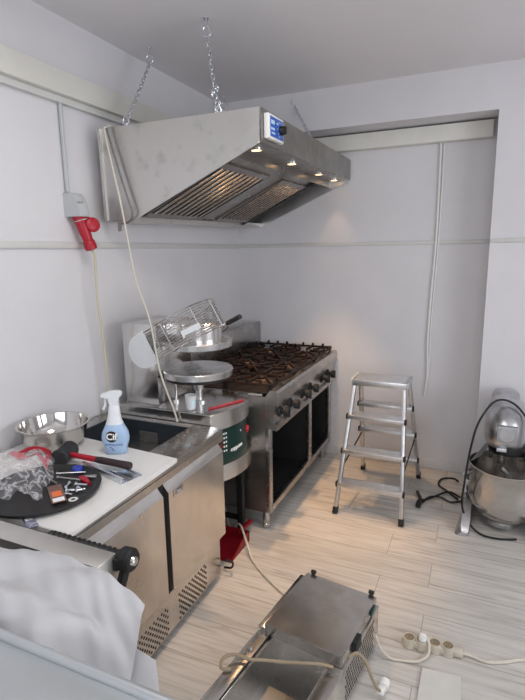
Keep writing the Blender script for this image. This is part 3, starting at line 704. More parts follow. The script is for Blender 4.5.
# mallet
ml = thing('rubber_mallet', 'rubber mallet with black head and red handle on the white board', 'mallet', (.40, -2.52, ZBD))
ha = V((.400, -2.585, .919)); hb = V((.362, -2.478, .919))
dd = (hb-ha).normalized(); ax_, ay_, az_ = frame_of(dd); Lh = (hb-ha).length
bm = bm_(); lathe(bm, [(.034, 0), (.038, .004), (.038, .012), (.035, .02), (.035, Lh-.02), (.038, Lh-.012), (.038, Lh-.004), (.034, Lh)], seg=32, mtx=mtx_from(ax_, ay_, az_, ha), cap0=True, cap1=True); obj('mallet_head', bm, 'rubber', ml)
h0 = (ha+hb)/2; h1 = V((.72, -2.512, .908)); hh = h0+(h1-h0)*.5
bm = bm_(); tube(bm, [h0, h0+(hh-h0)*.15, h0+(hh-h0)*.5, hh], .012, 14, radii=[.013, .012, .012, .013]); obj('handle', bm, 'red', ml)
bm = bm_(); tube(bm, [hh-(hh-h0)*.02, hh+(h1-hh)*.1, hh+(h1-hh)*.6, h1-(h1-hh)*.04, h1], .014, 14, radii=[.013, .015, .0155, .017, .014]); obj('grip', bm, 'grip', ml)
# zinc channel bracket
p0, p1 = V((.49, -2.550, ZBD)), V((.757, -2.618, ZBD)); d = (p1-p0).normalized(); w = V((-d.y, d.x, 0)); L = (p1-p0).length
bk = thing('zinc_bracket', 'folded zinc channel bracket lying by the mallet handle', 'bracket', p0)
bm = bm_(); box(bm, 0, L, 0, .052, 0, .002, 0, mtx_from(d, w, (0, 0, 1), p0)); box(bm, 0, L, 0, .002, .002, .026, 0, mtx_from(d, w, (0, 0, 1), p0))
box(bm, 0, L, .002, .012, .022, .024, 0, mtx_from(d, w, (0, 0, 1), p0)); obj('channel', bm, 'zinc', bk)
bm = bm_(); box(bm, L*.6, L+.0, .054, .10, .0, .002, 0, mtx_from(d, w, (0, 0, 1), p0)); box(bm, L*.6, L, .098, .10, .002, .008, 0, mtx_from(d, w, (0, 0, 1), p0)); obj('flange', bm, 'zinc', bk)
# tray
TC = V((.520, -2.782, ZBD)); TR = .213
bm = bm_(); lathe(bm, [(.003, .0005), (.19, .0005), (.206, .008), (TR, .022), (TR-.004, .0235), (.201, .011), (.187, .005), (.002, .0045)], TC, 64)
solo('serving_tray', bm, 'tray', 'round black serving tray holding screws and small packets', 'tray', sharp=60)
ZT_ = ZBD+.0055
# hardware in the tray
def put(x, y, z=0): return V((x, y, ZT_+z))
pk = thing('hardware_packet', 'flat dark packet with orange print lying in the tray', 'packet', put(.61, -2.80))
d = V((.80, -.60, 0)).normalized(); w = V((.60, .80, 0))
mm = mtx_from(d, w, (0, 0, 1), put(.535, -2.745, .006))
bm = bm_(); box(bm, 0, .15, -.026, .026, 0, .005, .0015, mm); obj('packet_body', bm, 'cardboard', pk)
bm = bm_(); box(bm, .06, .105, -.017, .017, .005, .0058, 0, mm); obj('orange_print', bm, 'orange', pk)
bm = bm_(); box(bm, .118, .148, -.02, .02, .005, .0058, 0, mm); obj('white_print_patch', bm, 'white_print', pk)
bm = bm_(); lathe(bm, [(.001, .022), (.019, .022), (.021, .019), (.021, .001), (.018, 0)], put(.515, -2.60, 0), 24, cap1=True)
solo('blue_bottle_cap', bm, 'bluecap', 'blue plastic cap at the tray\'s far side', 'cap')
def bolt(p, ang, L, r, name, label, group, m='zinc'):
    p = V(p); d = V((math.cos(ang), math.sin(ang), 0)); bm = bm_(); c = p+V((0, 0, r*1.7))
    cyl(bm, c, c+d*r*1.6, r*1.8, 6); cyl(bm, c+d*r*1.5, c+d*L, r, 10)
    return solo(name, bm, m, label, 'bolt' if name == 'bolt' else 'screw', tuple(p), group)
bolts = [(.60, -2.70, .2, .06), (.585, -2.735, -.6, .05), (.63, -2.72, -.2, .045), (.605, -2.755, .5, .04), (.645, -2.745, .9, .04), (.57, -2.70, -1.1, .045), (.625, -2.775, .1, .035)]
for x, y, a, L in bolts: bolt(put(x, y), a, L*.85, .0042, 'bolt', 'small zinc bolt loose among its likes in the black tray', 'loose bolts in the tray')
for (x, y, a, L), lb in zip(((.46, -2.66, .5, .13), (.49, -2.685, .15, .12), (.44, -2.70, -.3, .11)), ('long steel rod screw nearest the blue cap in the tray', 'long steel screw lying in the middle of the tray\'s hardware', 'long steel screw poking out beside the clear plastic bag')):
    bolt(put(x, y, .004), a, L*.9, .0034, 'long_screw', lb, 'long screws in the tray', 'steel')
bm = bm_(); lathe(bm, [(.008, 0), (.017, 0), (.017, .002), (.008, .002), (.008, 0)], put(.675, -2.79), 24); solo('washer', bm, 'white', 'pale round washer at the tray\'s near edge', 'washer')
bm = bm_(); box(bm, -.028, .028, -.012, .012, 0, .014, .004, M4.Translation(put(.60, -2.655)) @ M4.Rotation(-.4, 4, 'Z')); cyl(bm, put(.615, -2.66, .007), put(.645, -2.675, .007), .008, 12)
solo('red_clamp_piece', bm, 'red', 'small red plastic piece at the tray\'s right side', 'plastic piece')
bm = bm_(); box(bm, -.02, .035, -.01, .01, 0, .012, .003, M4.Translation(put(.60, -2.63+.0)) @ M4.Rotation(.5, 4, 'Z')); solo('dark_metal_clip', bm, 'steel', 'metal clip between the blue cap and the red piece', 'clip')
mm = M4.Translation((.645, -2.958, ZBD)) @ M4.Rotation(-.5, 4, 'Z')
lp = thing('screw_packet', 'small navy and white printed packet on the board beside the tray', 'packet', (.645, -2.958, ZBD))
bm = bm_(); box(bm, -.045, .045, -.018, .018, 0, .003, .001, mm); obj('packet_body', bm, 'navy', lp)
bm = bm_(); box(bm, -.035, -.005, -.012, .012, .003, .0035, 0, mm); obj('packet_print', bm, 'white_print', lp)
# clear plastic bag
def bagf(u, v):
    a = V((.24, -2.60, 0)); x = .23+.29*u+.04*math.sin(v*5)+.10*(1-u)*0; 
    p00, p10, p01, p11 = V((.12, -2.66, 0)), V((.40, -2.585, 0)), V((.36, -3.0, 0)), V((.61, -2.86, 0))
    q = (p00*(1-u)+p10*u)*(1-v)+(p01*(1-u)+p11*u)*v
    h = .085*math.sin(PI*min(1, max(0, u)))**.55*math.sin(PI*(.14+.80*v))**.8+.018*math.sin(17*u+5*v)*math.sin(13*v-3*u)+.012*math.sin(31*u*v+9*u)
    return (q.x+.012*math.sin(9*v+4*u), q.y+.012*math.sin(11*u), ZBD+.030+max(-.002, h*.75))
bm = bm_(); grid(bm, bagf, 34, 34)
bag = solo('plastic_bag', bm, 'film', 'crumpled clear plastic bag with red print lying over the tray', 'plastic bag', sharp=80)
bm = bm_()
def redf(u, v):
    p = V(bagf(.30+.62*u, .12+.14*v+.10*math.sin(u*2.4))); return p+V((.0, -.001, .003))
grid(bm, redf, 20, 4); M['redfilm'] = mat('red_film', (.75, .13, .17), .3, var=.25, vscale=30, alpha=.5); obj('red_print', bm, 'redfilm', bag, sharp=80)
# red tape / cloth end behind the bag
bm = bm_(); tube(bm, spline([(.17, -2.60, .905), (.24, -2.575, .935), (.31, -2.56, .925), (.35, -2.60, .905)]), .012, 8)
solo('red_strap', bm, 'red', 'short red strap bent up behind the clear plastic bag', 'strap')

# ------------------------------------------------------------------ dustpan and floor cord
dp = thing('red_dustpan', 'dark red plastic dustpan on the floor beside the refrigerated counter', 'dustpan', (.72, -1.62, 0))
bm = bm_(); box(bm, .585, .775, -1.765, -1.52, 0, .006)
for xx in (.583, .769): prism(bm, [(-1.765, 0), (-1.52, 0), (-1.52, .07), (-1.60, .06)], xx, xx+.008, 'x')
box(bm, .583, .777, -1.528, -1.52, 0, .07)
obj('scoop', bm, 'reddark', dp)
bm = bm_(); bar(bm, (.70, -1.53, .045), (.738, -1.405, .07), .028, .02, None, .004); obj('handle', bm, 'reddark', dp)
bm = bm_(); tube(bm, spline([(.52, -1.36, .10), (.60, -1.44, .012), (.70, -1.50, .085), (.79, -1.60, .06), (.88, -1.70, .01), (1.0, -1.80, .008), (1.15, -1.90, .008), (1.27, -1.96, .008)]), .007, 8)
solo('white_floor_cord', bm, 'cable', 'white cord running over the floor from the press to the fryer', 'cord')
bm = bm_(); tube(bm, spline([(.80, -1.875, .10), (.83, -1.85, .07), (.815, -1.84, .03), (.77, -1.84, .02)]), .006, 8)
solo('black_hose_stub', bm, 'black', 'short black hose loop at the counter\'s lower corner', 'hose')

# ------------------------------------------------------------------ step ladder
ld = thing('step_ladder', 'aluminium double sided step ladder standing on the floor', 'step ladder', (1.41, -.6, 0))
def LF(s, z):   # front stringer centre; s=-1 left, 1 right
    t = z/.9; xl = 1.178+(1.243-1.178)*t; xr = 1.622+(1.575-1.622)*t; return V((xl if s < 0 else xr, -.99+(.26)*t, z))
def LB(s, z):
    t = z/.9; xl = 1.203+(1.243-1.203)*t; xr = 1.644+(1.580-1.644)*t; return V((xl if s < 0 else xr, -.215-(.36)*t, z))
for s in (-1, 1):
    for nm, F in (('front_rail', LF), ('rear_rail', LB)):
        bm = bm_(); bar(bm, F(s, .03), F(s, .888), .026, .042, (0, 1, 0), .003); r = obj(nm, bm, 'alu', ld)
        bm = bm_(); bar(bm, F(s, 0.001), F(s, .045), .032, .048, (0, 1, 0), .003); obj('foot', bm, 'black', r)
def step(F, z, d0, d1, nm='step'):
    a, b2 = F(-1, z), F(1, z); y = a.y; bm = bm_()
    box(bm, a.x-.008, b2.x+.008, y-d0, y+d1, z-.004, z, .001)
    box(bm, a.x-.008, b2.x+.008, y-d0, y-d0+.006, z-.028, z-.003, .001); box(bm, a.x-.008, b2.x+.008, y+d1-.006, y+d1, z-.028, z-.003, .001)
    for k in range(1, 9):
        yy = y-d0+(d0+d1)*k/9; box(bm, a.x, b2.x, yy-.002, yy+.002, z, z+.0012)
    o = obj(nm, bm, 'alu', ld)
    bm = bm_()
    for xx in (a.x-.014, b2.x+.014):
        box(bm, xx-.007, xx+.007, y-d0*.5-.02, y-d0*.5+.012, z-.03, z+.004, .002)
    obj('end_clip', bm, 'black', o)
for z in (.215, .435, .665): step(LF, z, .045, .06)
for z in (.435, .665): step(LB, z, .055, .04, 'rear_step')
step(LB, .20, .05, .035, 'rear_step')
bm = bm_(); box(bm, 1.232, 1.59, -.765, -.555, .882, .899, .003)
for k in range(1, 12): box(bm, 1.235, 1.583, -.765+.21*k/12-.003, -.765+.21*k/12+.003, .899, .9005)
box(bm, 1.226, 1.592, -.768, -.762, .858, .899, .001); box(bm, 1.226, 1.592, -.558, -.552, .858, .899, .001); obj('platform', bm, 'alu', ld)
bm = bm_()
for s, x in ((-1, 1.222), (1, 1.597)): box(bm, x-.006, x+.006, -.77, -.55, .865, .90, .002)
obj('platform_cap', bm, 'greyplastic', ld)
for s in (-1, 1):
    bm = bm_(); a, b2 = LF(s, .30), LB(s, .38); dx = -.0 if s < 0 else .0
    bar(bm, a+V((dx, 0, 0)), b2+V((dx, 0, 0)), .006, .014, (0, 0, 1)); obj('spreader_strap', bm, 'black', ld)

# ------------------------------------------------------------------ planetary mixer
MX, MY = 2.222, -.75
mxr = thing('planetary_mixer', 'large cast aluminium planetary mixer with steel bowl by the back wall', 'mixer', (MX, -.6, 0))
def rr_(cx, cy, z, hx, hy, e=.55, n=32):
    r = []
    for k in range(n):
        a = 2*PI*k/n; ca, sa = math.cos(a), math.sin(a); r.append((cx+hx*math.copysign(abs(ca)**e, ca), cy+hy*math.copysign(abs(sa)**e, sa), z))
    return r
bm = bm_(); loft(bm, [rr_(MX, -.45+.0, 0.001, .16, .11, .5), rr_(MX, -.45, .08, .16, .11, .5), rr_(MX, -.43, .16, .11, .10, .5), rr_(MX, -.43, .62, .10, .09, .5), rr_(MX, -.43, .70, .11, .11, .6)])
obj('column', bm, 'castalu', mxr)
for s in (-1, 1):
    x = MX+s*.205; bm = bm_()
    loft(bm, [[(x+s*dx-w, y, 0.001), (x+s*dx+w, y, 0.001), (x+s*dx*.4+w*.6, y, h), (x+s*dx*.4-w*.6, y, h)] for y, w, h, dx in ((-.965, .030, .025, .03), (-.94, .042, .06, .03), (-.80, .040, .13, .018), (-.66, .038, .21, .006), (-.52, .04, .26, 0))] )
    bar(bm, (x, -.50, .06), (MX+s*.10, -.45, .06), .10, .12)
    obj('foot', bm, 'castalu', mxr)
# head
secs = [(.565, .118, .20, -.66, .75), (.58, .128, .225, -.66, .75), (.64, .132, .235, -.66, .78), (.70, .131, .235, -.655, .82), (.75, .126, .228, -.645, .86), (.79, .115, .21, -.63, .9), (.825, .098, .18, -.60, .95), (.85, .072, .14, -.58, 1.), (.862, .03, .07, -.57, 1.)]
HX = MX-.022
bm = bm_(); loft(bm, [rr_(HX, cy, .565+(z-.565)*.90, hx*.92, hy, e) for z, hx, hy, cy, e in secs]); head = obj('head', bm, 'castalu', mxr, sharp=60)
bm = bm_(); loft(bm, [rr_(HX, -.46, .70, .09, .10, .8), rr_(HX, -.46, .81, .085, .095, .8), rr_(HX, -.46, .832, .07, .08, .85), rr_(HX, -.46, .842, .03, .04, 1)]); obj('motor_cap', bm, 'castalu', head, sharp=50)
yf = -.897
bm = bm_(); box(bm, HX-.055, HX+.055, yf-.004, yf+.03, .625, .725, .003); plate = obj('sticker_plate', bm, 'sticker', head)
bm = bm_(); lathe(bm, [(.042, 0), (.042, .002), (.036, .0025), (.001, .0025)], seg=32, mtx=mtx_from((1, 0, 0), (0, 0, 1), (0, -1, 0), (HX, yf-.004, .675)), cap1=True); obj('sticker_disc', bm, 'castalu', plate)
bm = bm_(); box(bm, HX-.05, HX+.005, yf+.004, yf+.03, .562, .582, .002); obj('small_label', bm, 'zinc', head)
bm = bm_(); lathe(bm, [(.115, .575), (.118, .54), (.112, .52), (.10, .515)], (MX, -.74, 0), 40, cap0=True, cap1=True); obj('planetary_hub', bm, 'black', mxr)
bm = bm_(); cyl(bm, (MX-.035, -.76, .52), (MX-.035, -.76, .40), .015, 14); cyl(bm, (MX-.035, -.76, .47), (MX-.035, -.76, .43), .022, 14)
tube(bm, spline([(MX-.035, -.76, .41), (MX+.01, -.76, .36), (MX+.05, -.74, .27), (MX+.0, -.76, .16), (MX-.06, -.76, .13)]), .014, 10); obj('dough_hook', bm, 'steel', mxr)
for x in (MX-.10, MX+.095):
    bm = bm_(); box(bm, x-.012, x+.012, -.86, -.80, .50, .545, .004); obj('guard_stud', bm, 'black', mxr)
# bowl
bm = bm_(); lathe(bm, [(.004, .075), (.09, .075), (.14, .092), (.19, .145), (.214, .21), (.220, .29), (.220, .42), (.226, .424), (.226, .434), (.218, .434), (.216, .42), (.215, .29), (.209, .21), (.186, .15), (.138, .098), (.09, .081), (.004, .081)], (MX, MY, 0), 72)
M['bowlsteel'] = steel('mixer_bowl_steel', (.60, .575, .545), .2, .12, 6, .05, bump=.0)
bowl = obj('bowl', bm, 'bowlsteel', mxr, sharp=60)
bm = bm_(); lathe(bm, [(.088, .03), (.092, .05), (.085, .076), (.08, .076), (.084, .05), (.08, .03), (.088, .03)], (MX, MY, 0), 40); obj('bowl_base_ring', bm, 'castalu', bowl)
for s in (-1, 1):
    bm = bm_(); x = MX+s*.232; box(bm, x-.018, x+.018, -.78, -.70, .26, .30, .005); cyl(bm, (x, -.755, .22), (x, -.755, .34), .012, 12); cyl(bm, (x-.015, -.77, .33), (x+.015, -.77, .36), .016, 12); box(bm, x-.012, x+.012, -.74, -.70, .19, .27, .004)
    bar(bm, (x, -.72, .25), (MX+s*.13, -.47, .25), .035, .05, None, .004)
    obj('bowl_clamp', bm, 'castalu', mxr)
bm = bm_(); grid(bm, lambda u, v: (2.015+.10*u+.05*v, -.80+.20*u+.09*v, .442+.085*u), 6, 3); solidify(bm, .004); obj('chute', bm, 'sticker', mxr)
# black cable looping over the mixer, and its floor tail with plug
bm = bm_(); tube(bm, spline([(1.975, -.835, .20), (1.982, -.87, .29), (1.992, -.875, .42), (2.005, -.86, .54), (2.03, -.85, .68), (2.07, -.82, .775), (2.125, -.76, .835), (2.19, -.74, .845), (2.26, -.76, .81), (2.33, -.80, .72), (2.40, -.84, .60), (2.44, -.80, .45)]), .0065, 8)
tube(bm, spline([(1.975, -.835, .20), (1.985, -.85, .12), (2.03, -.87, .04), (2.10, -.92, .012), (2.2, -.93, .01), (2.30, -.90, .012)]), .0065, 8)
solo('black_looped_cable', bm, 'black', 'black cable looped over the mixer\'s head and down its left side', 'cable')
mc = thing('mixer_power_cord', 'black power cord tangled on the floor between ladder and mixer', 'power cord', (1.70, -.5, 0))
bm = bm_(); tube(bm, spline([(1.945, -.50, .012), (1.87, -.40, .012), (1.80, -.31, .012), (1.82, -.20, .014), (1.90, -.16, .012), (1.935, -.20, .012)]), .007, 8)
tube(bm, spline([(1.96, -.46, .012), (1.88, -.42, .02), (1.80, -.50, .012), (1.74, -.58, .012), (1.70, -.62, .02)]), .007, 8)
tube(bm, spline([(1.97, -.52, .012), (1.90, -.56, .012), (1.83, -.53, .02), (1.76, -.56, .024), (1.715, -.64, .012)]), .007, 8)
obj('cord', bm, 'black', mc)
bm = bm_(); bar(bm, (1.71, -.63, .02), (1.665, -.50, .02), .02, .02, None, .004); bar(bm, (1.70, -.64, .02), (1.695, -.72, .02), .034, .028, None, .006); obj('plug', bm, 'black', mc)

# ------------------------------------------------------------------ fryer on the floor
fa = math.radians(-8); FO = V((1.672, -2.055, 0))
fry = thing('tabletop_fryer', 'stainless tabletop fryer on the floor with its tub open and tan cord', 'fryer', FO, (0, 0, fa))
# local frame: x from -.38 to 0 (left to right), y from 0 (back) to -.80 (towards the viewer)
bm = bm_()
W_, D_, H_ = -.385, -.82, .20
box(bm, W_, W_+.006, D_, 0, .015, H_); box(bm, -.006, 0, D_, 0, .015, H_); box(bm, W_, 0, -.006, 0, .015, H_); box(bm, W_, 0, D_, D_+.006, .015, H_); box(bm, W_, 0, D_, 0, .012, .018)
obj('casing', bm, 'fryer', fry, local=True)
bm = bm_()
box(bm, W_-.004, W_+.052, D_, 0.002, H_, H_+.006, .002); box(bm, -.052, .004, D_, .002, H_, H_+.006, .002); box(bm, W_+.052, -.052, D_, D_+.05, H_, H_+.006, .002)
box(bm, W_+.052, W_+.066, D_+.05, -.36, H_-.012, H_-.006); box(bm, -.066, -.052, D_+.05, -.36, H_-.012, H_-.006)
obj('rim', bm, 'fryer', fry, local=True)
bm = bm_(); x0, x1, y0, y1 = W_+.062, -.062, D_+.055, -.30
box(bm, x0, x0+.003, y0, y1, .05, H_-.004); box(bm, x1-.003, x1, y0, y1, .05, H_-.004); box(bm, x0, x1, y0, y0+.003, .05, H_-.004); box(bm, x0, x1, y1-.003, y1, .05, H_-.004); box(bm, x0, x1, y0, y1, .047, .05)
obj('basin', bm, 'fryin', fry, local=True)
bm = bm_(); prism(bm, [(W_+.035, -.405), (-.004, -.405), (-.004, -.012), (W_+.035, -.012)], .206, .258, 'z'); bmesh.ops.bevel(bm, geom=bm.edges[:], offset=.004, segments=2, affect='EDGES')
cbh = obj('control_head', bm, 'fryer', fry, local=True)
bm = bm_(); box(bm, W_+.0, W_+.033, -.40, -.01, .206, .232, .003); obj('side_flange', bm, 'fryer', fry, local=True)
for x in (W_+.07, -.03):
    bm = bm_(); box(bm, x-.008, x+.008, -.02, -.004, .258, .270, .002); cyl(bm, (x-.011, -.012, .270), (x+.011, -.012, .270), .009, 12); obj('hinge_lug', bm, 'black', fry, local=True)
bm = bm_(); box(bm, -.004, .004, -.10, -.05, .222, .246, .002); obj('switch_light', bm, 'green', cbh, local=True)
bm = bm_(); box(bm, -.006, .012, -.30, -.24, .195, .245, .004); obj('side_handle', bm, 'black', fry, local=True)
bm = bm_()
for i in range(18):
    for j in range(7):
        y = -.06-.018*i-(.009 if j % 2 else 0); z = .04+.021*j
        lathe(bm, [(.0062, .0008), (.001, .001)], seg=8, mtx=mtx_from((0, 1, 0), (0, 0, 1), (1, 0, 0), (0, y, z)), cap1=True)
obj('vent_holes', bm, 'black', fry, local=True)
bm = bm_(); cyl(bm, (W_+.025, -.50, H_), (W_+.025, -.50, H_+.02), .008, 12); cyl(bm, (W_+.025, -.50, H_+.02), (W_+.025, -.50, H_+.026), .012, 12); obj('stud', bm, 'steel', fry, local=True)
for x in (W_+.03, -.03):
    for y in (-.03, D_+.03):
        bm = bm_(); cyl(bm, (x, y, 0), (x, y, .014), .014, 14); obj('foot', bm, 'black', fry, local=True)
R8 = M4.Translation(FO) @ M4.Rotation(fa, 4, 'Z')
bm = bm_(); tube(bm, spline([(1.585, -2.485, .232), (1.532, -2.496, .236), (1.42, -2.53, .232), (1.33, -2.55, .226), (1.277, -2.567, .226), (1.215, -2.575, .232), (1.178, -2.602, .225), (1.190, -2.64, .218), (1.225, -2.63, .218)]), .0065, 10)
solo('tan_thermostat_cord', bm, 'loopcable', 'thick tan cord looping across the open fryer tub', 'cord')
fc = thing('fryer_plug_cord', 'tan cord drooping from the fryer side to a white plug', 'power cord', (1.72, -2.28, 0))
bm = bm_(); tube(bm, spline([(1.628, -2.42, .235), (1.655, -2.40, .245), (1.685, -2.38, .20), (1.715, -2.36, .10), (1.735, -2.335, .045)]), .0065, 10); obj('cord', bm, 'loopcable', fc)
bm = bm_(); bar(bm, (1.737, -2.335, .04), (1.742, -2.29, .022), .03, .026, None, .006); cyl(bm, (1.742, -2.292, .022), (1.744, -2.258, .022), .021, 18); obj('plug', bm, 'white', fc)
bm = bm_(); cyl(bm, (1.739, -2.258, .022), (1.739, -2.238, .022), .0035, 8); cyl(bm, (1.750, -2.258, .022), (1.750, -2.238, .022), .0035, 8); obj('pins', bm, 'steel', fc)

# ------------------------------------------------------------------ power strip, tile
ps = thing('power_strip', 'ivory four way power strip lying on the floor', 'power strip', (1.90, -1.985, 0), (0, 0, .10))
bm = bm_()
for k in range(4): cyl(bm, (-.095+.055*k, 0, .002), (-.095+.055*k, 0, .04), .031, 28, .029)
box(bm, -.10, .09, -.024, .024, .002, .036, .006); box(bm, .085, .135, -.022, .022, .002, .034, .008)
obj('strip_body', bm, 'stripplastic', ps, local=True)
for k in range(4):
    c = -.095+.055*k
    bm = bm_(); lathe(bm, [(.026, .0405), (.021, .0405), (.020, .0402), (.001, .0402)], (c, 0, 0), 24, cap1=True); 
    o = obj('outlet', bm, 'socketdark', ps, local=True)
    bm = bm_(); lathe(bm, [(.027, .040), (.027, .043), (.022, .043), (.022, .040)], (c, 0, 0), 24); obj('outlet_ring', bm, 'stripplastic', o, local=True)
    bm = bm_()
    for s in (-1, 1): box(bm, c-.003, c+.003, s*.018-.003, s*.018+.003, .040, .044); cyl(bm, (c+s*.009, 0, .040), (c+s*.009, 0, .0412), .003, 8)
    obj('contacts', bm, 'brass', o, local=True)
bm = bm_(); tube(bm, spline([(.135, 0, .018), (.17, 0, .012), (.23, -.01, .008), (.30, .01, .008), (.42, .055, .008), (.7, .06, .008), (1.2, .05, .008)]), .0075, 8); obj('strip_cord', bm, 'cable', ps, local=True)
pc = thing('white_plug_cord', 'pale cord from the fryer side plugged into the power strip\'s second outlet', 'power cord', (1.87, -2.0, 0))
bm = bm_(); tube(bm, spline([(1.675, -2.13, .12), (1.70, -2.14, .07), (1.74, -2.12, .015), (1.80, -2.105, .009), (1.855, -2.085, .009), (1.893, -2.04, .02), (1.888, -1.995, .05), (1.865, -1.985, .064)]), .006, 8); obj('cord', bm, 'cable', pc)
bm = bm_(); cyl(bm, (1.863, -1.99, .0445), (1.863, -1.99, .062), .019, 20, .016); box(bm, 1.850, 1.876, -1.999, -1.981, .058, .072, .004); obj('plug', bm, 'white', pc)
bm = bm_(); prism(bm, [(1.875, -2.112), (2.03, -2.10), (2.04, -2.42), (1.872, -2.43)], .0005, .011, 'z'); bmesh.ops.bevel(bm, geom=bm.edges[:], offset=.0015, segments=1, affect='EDGES')
solo('loose_floor_tile', bm, 'tile', 'plain pale tile offcut lying on the floor below the power strip', 'tile')

# ------------------------------------------------------------------ foreground machine, sheet, steel table
tb_ = thing('work_table', 'bare steel work table at the near edge of the room', 'table', (.8, -3.65, 0))
bm = bm_(); box(bm, .05, 1.60, -3.93, -3.365, .865, .885, .004); obj('tabletop', bm, 'table', tb_)
bm = bm_(); tube(bm, [(.05, -3.365, .888), (1.60, -3.365, .888)], .012, 14); obj('rolled_edge', bm, 'table', tb_)
for x in (.08, 1.53):
    for y in (-3.90, -3.43):
        bm = bm_(); box(bm, x, x+.04, y, y+.04, 0, .865, .003); obj('leg', bm, 'steel', tb_)
bm = bm_(); box(bm, .10, 1.55, -3.90, -3.39, .25, .27, .003); obj('undershelf', bm, 'table', tb_)
ms = thing('dough_sheeter', 'grey steel dough sheeter half hidden under the white sheet', 'dough sheeter', (.55, -3.17, 0))
bm = bm_(); box(bm, .03, 1.06, -3.09, -3.012, .70, .90, .003); obj('roller_housing', bm, 'machine', ms)
bm = bm_(); box(bm, .03, 1.045, -3.33, -3.09, .72, .868, .003); obj('feed_bed', bm, 'darkstrip', ms)
bm = bm_(); box(bm, .03, 1.06, -3.34, -3.012, .50, .70, .004); obj('motor_base', bm, 'machine', ms)
for x in (.06, .98):
    for y in (-3.32, -3.08):
        bm = bm_(); box(bm, x, x+.045, y, y+.045, 0, .50, .003); obj('leg', bm, 'steel', ms)
bm = bm_()
ring = []
for k in range(60):
    x = .78+.30*k/59; ring.append((x, .020+.0035*math.sin(k*2*PI/4)))
lathe(bm, [(r, x) for x, r in ring], seg=20, mtx=mtx_from((0, 1, 0), (0, 0, 1), (1, 0, 0), (0, -2.992, .872)), cap0=True, cap1=True)
box(bm, .77, .80, -3.015, -2.98, .85, .89); rol = obj('ribbed_roller', bm, 'black', ms)
bm = bm_(); lathe(bm, [(.03, 1.062), (.036, 1.068), (.036, 1.098), (.03, 1.106)], seg=28, mtx=mtx_from((0, 1, 0), (0, 0, 1), (1, 0, 0), (0, -2.992, .872)), cap0=True, cap1=True)
bar(bm, (1.085, -2.992, .872), (1.085, -3.045, .785), .022, .028, None, .005); box(bm, 1.055, 1.075, -3.03, -2.97, .85, .89, .004)
lev = obj('end_crank', bm, 'black', ms)
bm = bm_(); cyl(bm, (1.106, -2.992, .872), (1.113, -2.992, .872), .016, 20, .013); cyl(bm, (1.113, -2.992, .872), (1.117, -2.992, .872), .009, 6); obj('chrome_bolt', bm, 'polish', lev)
# white sheet draped over the sheeter
rows = [  # far edge to near edge, left to right
    [(.35, -3.17, .918), (.72, -3.155, .918), (.84, -3.122, .918), (.95, -3.112, .916), (1.07, -3.118, .922), (1.16, -3.135, .915), (1.265, -3.15, .888)],
    [(.35, -3.22, .935), (.72, -3.21, .940), (.84, -3.18, .935), (.96, -3.17, .925), (1.08, -3.17, .918), (1.17, -3.18, .895), (1.275, -3.185, .852)],
    [(.35, -3.28, .925), (.72, -3.27, .925), (.85, -3.25, .922), (.97, -3.235, .905), (1.09, -3.225, .888), (1.185, -3.22, .855), (1.285, -3.22, .80)],
    [(.35, -3.34, .915), (.72, -3.33, .915), (.86, -3.31, .92), (.98, -3.29, .918), (1.10, -3.275, .905), (1.20, -3.26, .85), (1.29, -3.255, .76)],
    [(.35, -3.348, .872), (.72, -3.348, .872), (.87, -3.348, .870), (.99, -3.348, .868), (1.11, -3.346, .862), (1.21, -3.31, .76), (1.285, -3.29, .68)]]
def patch(rows, n=8):
    R = [spline(r, n) for r in rows]; Cn = len(R[0]); cols = [spline([R[i][j] for i in range(len(R))], n) for j in range(Cn)]
    return cols
bm = bm_(); cols = patch(rows, 9)
g = [[bm.verts.new(p+V((0, .002*math.sin(i*.5), (.012*abs(math.sin(i*.16+j*.13+.6))+.003*math.sin(i*.9-j*.5))*(1 if i > 4 else i/4)))) for j, p in enumerate(c)] for i, c in enumerate(cols)]
for i in range(len(g)-1):
    for j in range(len(g[0])-1): bm.faces.new((g[i][j], g[i+1][j], g[i+1][j+1], g[i][j+1]))
solidify(bm, .0015)
sh = solo('white_foam_sheet', bm, 'foam', 'large soft white foam sheet draped over the dough sheeter', 'sheet', sharp=70)
bm = bm_(); cols = patch([[(1.16, -3.20, .845), (1.24, -3.19, .80), (1.31, -3.175, .76)], [(1.19, -3.26, .79), (1.28, -3.24, .72), (1.36, -3.23, .70)], [(1.21, -3.30, .72), (1.31, -3.29, .66), (1.41, -3.285, .65)]], 6)
g = [[bm.verts.new(p) for p in c] for c in cols]
for i in range(len(g)-1):
    for j in range(len(g[0])-1): bm.faces.new((g[i][j], g[i+1][j], g[i+1][j+1], g[i][j+1]))
solidify(bm, .0015); obj('sheet_flap', bm, 'foam', sh, sharp=70)

# ------------------------------------------------------------------ lights
def area(name, loc, target, sx_, sy_, power, color):
    l = bpy.data.lights.new(name, 'AREA'); l.shape = 'RECTANGLE'; l.size = sx_; l.size_y = sy_; l.energy = power; l.color = color
    o = bpy.data.objects.new(name, l); COL.objects.link(o); o.location = loc
    o.rotation_euler = (V(target)-V(loc)).to_track_quat('-Z', 'Y').to_euler(); return o
area('added_side_light', (XR-.02, (WY0+WY1)/2, (WZ0+WZ1)/2), (0, (WY0+WY1)/2, (WZ0+WZ1)/2-.2), WY1-WY0-.1, WZ1-WZ0-.1, 41, (.95, .97, 1))  # added area light at the unseen side opening
area('added_front_light', ((FX0+FX1)/2, YF+.02, (FZ0+FZ1)/2), ((FX0+FX1)/2, 0, 1.5), FX1-FX0-.1, FZ1-FZ0-.1, 41, (.96, .97, 1))  # added light from the front, set in the unseen opening there
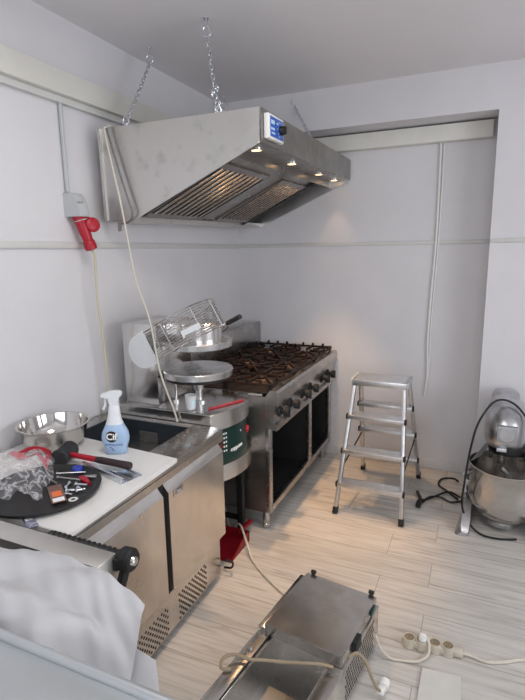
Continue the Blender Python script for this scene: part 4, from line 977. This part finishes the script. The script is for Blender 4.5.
# added ceiling panel, out of view, put in to carry the room's light
cl = thing('added_panel_lamp', 'added unseen square white ceiling panel lamp overhead between hood and viewer', 'added lamp', (1.4, -2.9, HC))
bm = bm_(); box(bm, 1.08, 1.72, -3.22, -2.58, HC-.03, HC, .004); obj('added_lamp_frame', bm, 'white', cl)
bm = bm_(); box(bm, 1.11, 1.69, -3.19, -2.61, HC-.033, HC-.0301); obj('added_diffuser', bm, 'added_glow', cl)
area('added_ceiling_light', (1.4, -2.9, HC-.05), (1.4, -2.9, 0), .58, .58, 14, (1, .97, .94))
# the hood's downlights
for yy in (-1.62, -1.09, -.53, -.12):
    l = bpy.data.lights.new('hood_spot', 'SPOT'); l.energy = 54 if yy < -.3 else 2.5; l.color = (1, .60, .30); l.spot_size = math.radians(58); l.spot_blend = .55; l.shadow_soft_size = .025
    o = bpy.data.objects.new('hood_spot', l); COL.objects.link(o); p = HO+M4.Rotation(a_, 3, 'Z') @ M4.Rotation(b_, 3, 'X') @ (V((.905, yy, ZF-.012))-HO); o.location = p
w = bpy.data.worlds.new('World'); sc.world = w; w.use_nodes = True
w.node_tree.nodes['Background'].inputs[0].default_value = (.75, .82, .95, 1); w.node_tree.nodes['Background'].inputs[1].default_value = 1.0

# ------------------------------------------------------------------ camera
cam = bpy.data.cameras.new('Camera'); co = bpy.data.objects.new('Camera', cam); COL.objects.link(co); sc.camera = co
f, yaw, pit, rol = 495.6587, .4166, .1953, -.0156
cyw, syw = math.cos(yaw), math.sin(yaw)
fw = V((-syw*math.cos(pit), cyw*math.cos(pit), -math.sin(pit))); rt = V((cyw, syw, 0)); up_ = rt.cross(fw)
r2 = rt*math.cos(rol)+up_*math.sin(rol); u2 = up_*math.cos(rol)-rt*math.sin(rol)
co.matrix_world = mtx_from(r2, u2, -fw, (2.0052, -4.0483, 1.7709))
cam.sensor_fit = 'VERTICAL'; cam.sensor_height = 36; cam.lens = 36*f/700; cam.clip_start = .02

vs = sc.view_settings
sc.display_settings.display_device = 'sRGB'
vs.view_transform = 'Standard'; vs.look = 'None'; vs.exposure = 0; vs.gamma = 1; vs.use_curve_mapping = False
